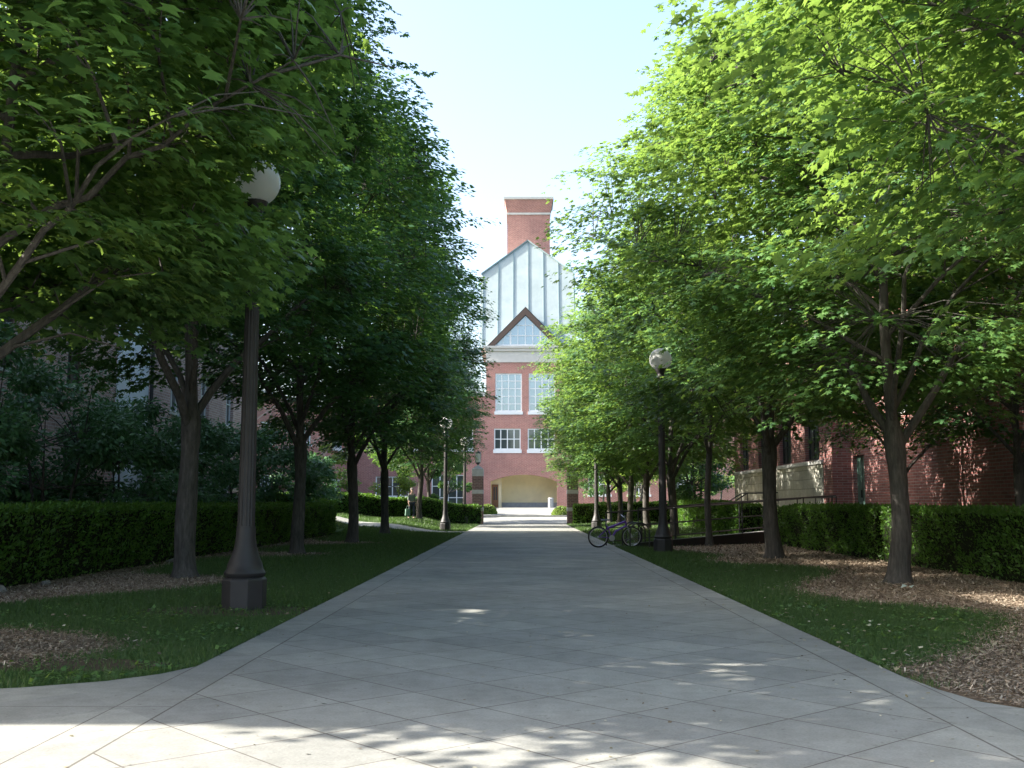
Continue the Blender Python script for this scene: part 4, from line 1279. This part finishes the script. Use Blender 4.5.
for o_ in [q for q in ops if not (q[0] < L0 and q[3] > LHF)]: Wl.window(lb_, *o_, 2, 2, M['glass_dark'], M['white_paint'] if o_[0] > 20 else M['brown_trim'], 0.07, 0.03, 0.14, d=-.18)
ds = MB(); ds.tube([Wl.P(21.5, 0.1, .12), Wl.P(21.5, LH, .12)], 0.07, 8); ds.build('downpipe', M['black_metal'], lb_)
m_ = MB(); Wl.bar(m_, L0, 35.1, LH+.003, LH+.3, -.5, .15); Wl.bar(m_, LF-.1, L0-.01, LHF+.003, LHF+.3, -.5, .15); m_.build('coping', M['limestone'], lb_)
tag(lb_, 'shaded brick building with smooth grey panel and downpipe behind the left shrubs', 'building')

# building on the right
rb = empty('brick_building', (13.2, 6, 0))
Wr = Wall((0, 0, 0), (0, 1, 0), (-1, 0, 0))
opsr = [(35.0, 36.35, 0.75, 3.25)] + [(u, u+1.6, 4.6, 7.2) for u in (6, 12, 18, 24, 30)]
w_ = MB(); Wr.sheet(w_, 0, 36.6, -.1, 9.6, opsr, 0.30)
w_.add([Wr.P(0, -.1), Wr.P(0, 9.6), Wr.P(0, 9.6, -14), Wr.P(0, -.1, -14)], [(0,1,2,3)])
w_.add([Wr.P(0, 9.6), Wr.P(56, 9.6), Wr.P(56, 9.6, -14), Wr.P(0, 9.6, -14)], [(0,1,2,3)])
# projecting bay beyond the door
Wb = Wall((-0.75, 0, 0), (0, 1, 0), (-1, 0, 0))
opsb = [(u, u+2.2, 3.2, 5.6) for u in (38.4, 43.0, 47.6, 52.2)]
Wb.sheet(w_, 36.6, 56, 3.1, 9.6, opsb, 0.3)
Wb.sheet(w_, 36.6, 37.9, -.1, 3.1, [], 0.3)
w_.add([Wb.P(36.6, -.1), Wb.P(36.6, 9.6), Wb.P(36.6, 9.6, -.75), Wb.P(36.6, -.1, -.75)], [(0,1,2,3)])
w_.add([Wb.P(56, -.1), Wb.P(56, 9.6), Wb.P(56, 9.6, -14), Wb.P(56, -.1, -14)], [(0,1,2,3)])
w_.add([Wb.P(36.6, 9.6), Wb.P(56, 9.6), Wb.P(56, 9.6, -.75), Wb.P(36.6, 9.6, -.75)], [(0,1,2,3)])
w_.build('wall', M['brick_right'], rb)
s_ = MB(); Wb.bar(s_, 37.9, 56.02, -.1, 3.0, -.3, .03); s_.build('stone_base', M['stone_right'], rb)
s_ = MB(); Wb.bar(s_, 37.85, 56.05, 3.003, 3.16, -.3, .10); s_.build('stone_course', M['limestone'], rb, bevel=0.01)
for o_ in opsr[1:]: Wr.window(rb, *o_, 2, 3, M['glass_dark'], M['brown_trim'], 0.08, 0.03, 0.14, d=-.3)
for o_ in opsb: Wb.window(rb, *o_, 3, 3, M['glass_dark'], M['black_metal'], 0.08, 0.03, 0, d=-.2)
d_ = MB(); Wr.bar(d_, 35.03, 36.32, 0.75, 3.22, -.2, -.14)
do = d_.build('door', M['door_green'], rb)
d_ = MB(); Wr.bar(d_, 35.66, 35.70, 0.8, 3.2, -.14, -.13); Wr.bar(d_, 35.75, 35.80, 1.6, 1.9, -.138, -.09); d_.build('handle', M['black_metal'], do)
m_ = MB(); Wr.bar(m_, -.1, 36.55, 9.603, 9.95, -.5, .15); Wb.bar(m_, 36.6, 56.1, 9.603, 9.95, -1.2, .15); m_.build('coping', M['limestone'], rb)
tag(rb, 'red brick building with stone base and dark green door behind the right trees', 'building')

# ------------------------------------------------------------------ ramp, railings, bicycle and rack
A = Vector((3.65, 33.3, 0)); B = Vector((11.3, 38.4, 0))
dv = (B-A); Lr = dv.length; du = dv.normalized(); dn = Vector((du.y, -du.x, 0))
ra = math.atan2(du.y, du.x)
rroot = empty('access_ramp', A, ra)
r_ = MB()
r_.add([(0,-.12,-.03),(Lr,-.12,-.03),(Lr,-.12,.60),(0,-.12,.16),(0,.08,-.03),(Lr,.08,-.03),(Lr,.08,.60),(0,.08,.16)], [(0,1,2,3),(7,6,5,4),(0,4,5,1),(1,5,6,2),(2,6,7,3),(3,7,4,0)])
r_.build('kerb_wall', M['black_metal'], rroot)
r_ = MB()
r_.add([(0,.083,-.03),(Lr,.083,-.03),(Lr,.083,.50),(0,.083,.02),(0,1.6,-.03),(Lr,1.6,-.03),(Lr,1.6,.50),(0,1.6,.02)], [(0,1,2,3),(7,6,5,4),(0,4,5,1),(1,5,6,2),(2,6,7,3),(3,7,4,0)])
r_.build('ramp_deck', M['concrete'], rroot)
tag(rroot, 'low access ramp climbing right from the bicycle toward the green door', 'ramp')
def railing(loc, rz, L, z0, z1, hh, step, lb):
    rt = empty('railing', loc, rz)
    zz = lambda u: z0 + (z1-z0)*u/L
    t = MB(); t.tube([(0,0,zz(0)+hh), (L,0,zz(L)+hh)], 0.026, 8); t.build('top_rail', M['black_metal'], rt, smooth=True)
    t = MB(); t.tube([(0,0,zz(0)+hh*.52), (L,0,zz(L)+hh*.52)], 0.016, 8); t.tube([(0,0,zz(0)+hh*.12), (L,0,zz(L)+hh*.12)], 0.016, 8); t.build('lower_rail', M['black_metal'], rt, smooth=True)
    n = int(L/step)
    for i in range(n+1):
        u = min(L, i*step)
        p = MB(); p.tube([(u,0,zz(u)), (u,0,zz(u)+hh)], 0.022, 6); p.build('post', M['black_metal'], rt)
    tag(rt, lb, 'railing', 'dark metal railings of the ramp')
    return rt
railing(A + Vector((0,0,0)) , ra, Lr, 0.16, 0.60, 1.05, 1.5, 'dark metal railing along the near side of the ramp, behind the right lamp post')
q = A + Vector((-du.y, du.x, 0))*1.62
railing((q.x, q.y, 0), ra, Lr, 0.02, 0.50, 1.05, 1.5, 'dark metal railing along the far side of the ramp, before the green hedge')
railing((11.35, 38.5, 0.6), math.pi/2*0.93, 4.6, 0, 0, 1.0, 1.5, 'short level railing on the landing in front of the green door')
sr = empty('stair_handrail', (8.9, 49.5, 0.1))
for off in (0.0, 1.4):
    t = MB(); t.tube([(0,off,.75), (1.6,off,1.75), (3.0,off,1.78), (3.0, off, .9)], 0.028, 8); t.build('rail', M['black_metal'], sr, smooth=True)
    t = MB(); t.tube([(0,off,-.1), (0,off,.75)], 0.024, 6); t.build('post', M['black_metal'], sr)
    t = MB(); t.tube([(1.6,off,0.5), (1.6,off,1.75)], 0.024, 6); t.build('post', M['black_metal'], sr)
tag(sr, 'pair of sloping stair handrails against the stone base, right of the walk', 'handrail')
stp = empty('stone_steps', (9.0, 49.4, 0.1))
for i in range(5):
    t = MB(); t.box(i*.32, 0, -.1, 3.3, 1.6, (i+1)*.16 - .003*i); t.build('tread', M['stone_grey'], stp)
tag(stp, 'short flight of stone steps between the sloping handrails', 'steps')

# bicycle: rear wheel on the walk, front wheel in the rack
bk = empty('bicycle', (2.38, 33.05, 0.016), 0.12)
RW = 0.325; wb = 1.05
for x in (0.0, wb):
    t = MB(); t.torus((x,0,RW), RW-.022, 0.024, 'y', 36, 8)
    wh = t.build('wheel', M['rubber'], bk, smooth=True)
    t = MB(); t.torus((x,0,RW), RW-.055, 0.012, 'y', 36, 6); t.tube([(x,-.05,RW),(x,.05,RW)], 0.022, 10)
    t.build('rim', M['chrome'], wh, smooth=True)
    t = MB()
    for i in range(18):
        a = i*math.pi/9
        t.tube([(x+.02*math.cos(a+1), .02*(-1)**i, RW+.02*math.sin(a+1)), (x+(RW-.06)*math.cos(a), 0, RW+(RW-.06)*math.sin(a))], 0.0016, 4, False)
    t.build('spokes', M['chrome'], wh)
bb = (0.42, 0, 0.29); st_ = (0.27, 0, 0.68); hd = (0.86, 0, 0.80); hd2 = (0.89, 0, 0.66)
t = MB()
t.tube([hd2, (0.55, 0, 0.50), bb], 0.034, 8)
t.tube([hd, (0.5, 0, 0.66), (0.31, 0, 0.60)], 0.036, 8)
t.tube([bb, st_], 0.02, 8); t.tube([hd, hd2], 0.026, 8)
for s in (-.055, .055):
    t.tube([(0, s, RW), (bb[0], s*.5, bb[2])], 0.012, 6); t.tube([(0, s, RW), (0.31, s*.4, 0.60)], 0.011, 6)
t.build('frame', M['purple'], bk, smooth=True)
t = MB()
for s in (-.06, .06): t.tube([(wb, s, RW), (0.915, s, 0.62), (0.90, 0, 0.64)], 0.016, 6)
t.tube([(0.90,0,0.62), (0.845,0,0.90)], 0.016, 8)
t.build('fork', M['chrome'], bk, smooth=True)
t = MB(); t.tube([(0.78,-.30,1.0), (0.82,-.12,0.94), (0.845,0,0.92), (0.82,.12,0.94), (0.78,.30,1.0)], 0.013, 8); hb = t.build('handlebar', M['chrome'], bk, smooth=True)
for s in (-1, 1):
    t = MB(); t.tube([(0.76, s*.40, 1.01), (0.785, s*.29, 1.0)], 0.018, 8); t.build('grip', M['rubber'], hb, smooth=True)
t = MB(); t.tube([st_, (0.235,0,0.82)], 0.014, 8); t.build('seat_post', M['chrome'], bk, smooth=True)
t = MB()
t.prism([(0.10,.075),(0.08,0),(0.10,-.075),(0.22,-.06),(0.30,-.025),(0.37,-.015),(0.37,.015),(0.30,.025),(0.22,.06)], 'z', 0.82, 0.87)
t.build('saddle', M['saddle'], bk, smooth=True, bevel=0.015)
t = MB(); t.lathe([(0.09,-.006),(0.09,.006)], 20)
cr = t.build('crank', M['chrome'], bk, smooth=True); cr.location = (bb[0], -.05, bb[2]); cr.rotation_euler = (math.pi/2, 0, 0)
for (dx, dz, y) in ((.04, -.165, -.075), (-.04, .165, .075)):
    t = MB(); t.tube([(bb[0], y, bb[2]), (bb[0]+dx, y, bb[2]+dz)], 0.010, 6); pe = t.build('crank_arm', M['chrome'], bk)
    t = MB(); t.box(bb[0]+dx-.045, y+(-.10 if y < 0 else .01), bb[2]+dz-.012, bb[0]+dx+.045, y+(-.01 if y < 0 else .10), bb[2]+dz+.012); t.build('pedal', M['rubber'], pe, bevel=.004)
tag(bk, 'purple bicycle parked across the edge of the walk, one wheel on the concrete', 'bicycle')

rk = empty('bike_rack', (3.30, 33.15, 0.0), 0.1)
for yy in (-.35, .25, .85):
    t = MB(); t.tube([(0,yy,-.02), (0,yy,.50)] + [(0.30-.30*math.cos(a), yy, .50+.28*math.sin(a)) for a in np.linspace(.3, math.pi-.3, 9)] + [(0.60,yy,.50), (0.60,yy,-.02)], 0.022, 8)
    t.build('hoop', M['black_metal'], rk, smooth=True)
t = MB(); t.tube([(0,-.55,.02), (0,1.05,.02)], 0.02, 8); t.tube([(0.60,-.55,.02), (0.60,1.05,.02)], 0.02, 8); t.build('base_rail', M['black_metal'], rk, smooth=True)
tag(rk, 'black metal hoop rack holding the bicycle beside the walk', 'bike rack')

# ------------------------------------------------------------------ person walking with a bag
def skin_mesh(name, verts, edges, radii, rootv, mat, parent, sub=2):
    me = bpy.data.meshes.new(name); me.from_pydata(verts, edges, [])
    me.materials.append(mat)
    o = bpy.data.objects.new(name, me); COL.objects.link(o); o.parent = parent
    sk_ = o.modifiers.new('skin', 'SKIN'); sk_.use_smooth_shade = True
    for i, r in enumerate(radii):
        me.skin_vertices[0].data[i].radius = (r if isinstance(r, tuple) else (r, r))
        me.skin_vertices[0].data[i].use_root = (i == rootv)
    s = o.modifiers.new('sub', 'SUBSURF'); s.levels = sub; s.render_levels = sub
    return o
px_, py_ = -6.33, 61.6
pe = empty('person', (px_, py_, gz(px_, py_)), R(35))
# local: faces -y ; stride along y
V_ = [(0,0,.95),(0,.0,1.10),(0,-.01,1.28),(0,-.01,1.42),(0,-.02,1.50),(0,-.04,1.57),(0,-.05,1.66),(0,-.04,1.73),
      (.09,0,.90),(.10,-.10,.50),(.10,-.06,.10),(.10,-.20,.035),
      (-.09,0,.90),(-.10,.04,.50),(-.10,.20,.12),(-.10,.09,.04),
      (.17,-.01,1.40),(.22,.05,1.15),(.22,-.03,.92),(.215,-.05,.84),
      (-.17,-.01,1.40),(-.22,-.02,1.15),(-.22,-.06,.92),(-.215,-.08,.84)]
E_ = [(0,1),(1,2),(2,3),(3,4),(4,5),(5,6),(6,7),(0,8),(8,9),(9,10),(10,11),(0,12),(12,13),(13,14),(14,15),(3,16),(16,17),(17,18),(18,19),(3,20),(20,21),(21,22),(22,23)]
Rr_ = [(.15,.11),(.14,.10),(.17,.115),(.13,.09),(.055,.055),(.07,.085),(.082,.10),(.06,.075),
       .095,.06,.042,.035,.095,.06,.042,.035,.055,.042,.032,.03,.055,.042,.032,.03]
body = skin_mesh('body', V_, E_, Rr_, 0, M['skin'], pe)
sv = [V_[i] for i in (0,1,2,3,16,17,20,21)] + [(.222,.02,1.04),(-.222,-.035,1.04)]
se_ = [(0,1),(1,2),(2,3),(3,4),(4,5),(5,8),(3,6),(6,7),(7,9)]
skin_mesh('shirt', sv, se_, [(.172,.13),(.165,.125),(.19,.135),(.15,.11),.075,.06,.075,.06,.052,.052], 0, M['shirt'], pe)
tv = [V_[i] for i in (0,8,9,10,12,13,14)]
skin_mesh('trousers', tv, [(0,1),(1,2),(2,3),(0,4),(4,5),(5,6)], [(.168,.125),.112,.08,.065,.112,.08,.065], 0, M['trousers'], pe)
t = MB(); t.lathe([(0.02,-.02),(.085,.0),(.098,.05),(.085,.10),(.02,.135)], 14, c=(0,-.03,1.66)); t.build('hair', M['hair'], pe, smooth=True)
t = MB()
t.prism([(.095,-.19),(.105,-.21),(.105,.04),(.095,.04)], 'z', 0, .001)
for (x, y) in ((.10, -.12), (-.10, .16)):
    s = MB(); s.box(x-.045, y-.15, 0.0, x+.045, y+.11, .075); s.build('shoe', M['black_metal'], pe, bevel=.025)
for s in (-1, 1):
    for k in range(5):
        f = MB(); yy = (-.05 if s > 0 else -.08) + (k-2)*.018
        if k == 4: f.tube([(s*.205, yy-.01, .85), (s*.19, yy-.03, .81), (s*.19, yy-.035, .785)], [.010,.009,.007], 6)
        else: f.tube([(s*.215, yy, .83), (s*.212, yy, .785), (s*.200, yy, .755-.008*(k % 2))], [.0095,.0085,.006], 6)
        f.build('finger', M['skin'], body, smooth=True)
tag(pe, 'person in grey-green shirt and dark trousers walking, half behind a maple trunk', 'person')
bg = empty('carrier_bag', (px_-.20, py_-.22, gz(px_, py_)), R(35))
t = MB(); t.add([(-.16,-.06,.20),(.16,-.06,.20),(.16,.06,.20),(-.16,.06,.20),(-.14,-.05,.58),(.14,-.05,.58),(.14,.05,.58),(-.14,.05,.58)], [(0,3,2,1),(4,5,6,7),(0,1,5,4),(1,2,6,5),(2,3,7,6),(3,0,4,7)])
t.build('pouch', M['bag'], bg, bevel=.02)
t = MB(); t.tube([(-.08,0,.57),(-.05,0,.72),(0,0,.78),(.05,0,.72),(.08,0,.57)], .008, 6); t.build('strap', M['bag'], bg, smooth=True)
tag(bg, 'pale green bag carried at the side of the walking person', 'bag')

# ------------------------------------------------------------------ stones along the left hedge, litter by the maple
rs = np.random.default_rng(4)
for i, (x, y, r, lb) in enumerate(((-7.85, 14.6, .08, 'pale stone at the foot of the long left hedge, nearest the left frame edge'),
                     (-7.9, 16.2, .11, 'largest pale stone lying against the foot of the long left hedge'),
                     (-7.85, 17.7, .07, 'small pale stone at the hedge foot left of the thick maple trunk'),
                     (-7.95, 24.4, .11, 'pale stone at the hedge foot between thick trunk and lamp post'))):
    bm = bmesh.new(); bmesh.ops.create_icosphere(bm, subdivisions=3, radius=r)
    for v in bm.verts:
        d = v.co.normalized()
        k = 1 + .18*math.sin(4*d.x+i)+.14*math.sin(5*d.y+2*i)+.08*math.sin(9*d.z+d.x*6)
        v.co = Vector((v.co.x*1.4*k, v.co.y*k, v.co.z*.62*k))
    me = bpy.data.meshes.new('stone'); bm.to_mesh(me); bm.free(); me.materials.append(M['rock'])
    o = bpy.data.objects.new('stone', me); COL.objects.link(o); o.location = (x, y, .05); o.rotation_euler.z = i*1.3
    tag(o, lb, 'stone', 'stones at the hedge foot')
lx, ly = at(907, 590)
t = MB(); t.add([(-.11,-.05,0),(-.02,-.07,.03),(.06,-.04,.0),(.12,.01,.04),(.05,.06,.01),(-.05,.05,.05)], [(0,1,5),(1,4,5),(1,2,4),(2,3,4)])
o = t.build('paper_scrap', plain('pale green paper', (0.36, 0.46, 0.42), 0.7, 0.1, 8)); o.location = (lx, ly, .04)
tag(o, 'scrap of pale green paper on the wood chips below the stout right maple', 'litter')

# ------------------------------------------------------------------ light, sky, camera
SUN_EL = R(32.5); SUN_AZ_VEC = Vector((-1.0, -0.01, 0)).normalized()    # toward the sun
to_sun = Vector((SUN_AZ_VEC.x*math.cos(SUN_EL), SUN_AZ_VEC.y*math.cos(SUN_EL), math.sin(SUN_EL)))
sd_ = bpy.data.lights.new('sun', 'SUN'); sd_.energy = 5.0; sd_.angle = R(0.53); sd_.color = (1.0, 0.94, 0.84)
so = bpy.data.objects.new('sun', sd_); COL.objects.link(so)
so.rotation_euler = (-to_sun).to_track_quat('-Z', 'Y').to_euler()
so.location = to_sun * 60
wd = bpy.data.worlds.new('World'); scene.world = wd; wd.use_nodes = True
nt = wd.node_tree
sky = nt.nodes.new('ShaderNodeTexSky'); sky.sky_type = 'NISHITA'; sky.sun_disc = False
sky.sun_elevation = SUN_EL
sky.sun_rotation = math.atan2(to_sun.x, to_sun.y)
sky.air_density = 1.0; sky.dust_density = 3.5; sky.ozone_density = 1.0
bg_ = nt.nodes['Background']; bg_.inputs['Strength'].default_value = 0.145
nt.links.new(sky.outputs[0], bg_.inputs['Color'])

cam = bpy.data.cameras.new('camera'); co = bpy.data.objects.new('camera', cam); COL.objects.link(co)
co.location = (0, 0, EYE)
co.rotation_euler = (math.pi/2 + PITCH, 0, YAW)
cam.sensor_width = 36; cam.lens = F_PX/1024*36
cam.clip_end = 3000; cam.clip_start = 0.05
scene.camera = co
vs_ = scene.view_settings
vs_.view_transform = 'Standard'; vs_.look = 'None'; vs_.gamma = 1.0; vs_.use_curve_mapping = False
vs_.exposure = 1.95
scene.cycles.max_bounces = 8
scene.cycles.diffuse_bounces = 4
scene.cycles.transmission_bounces = 6
scene.cycles.use_denoising = True
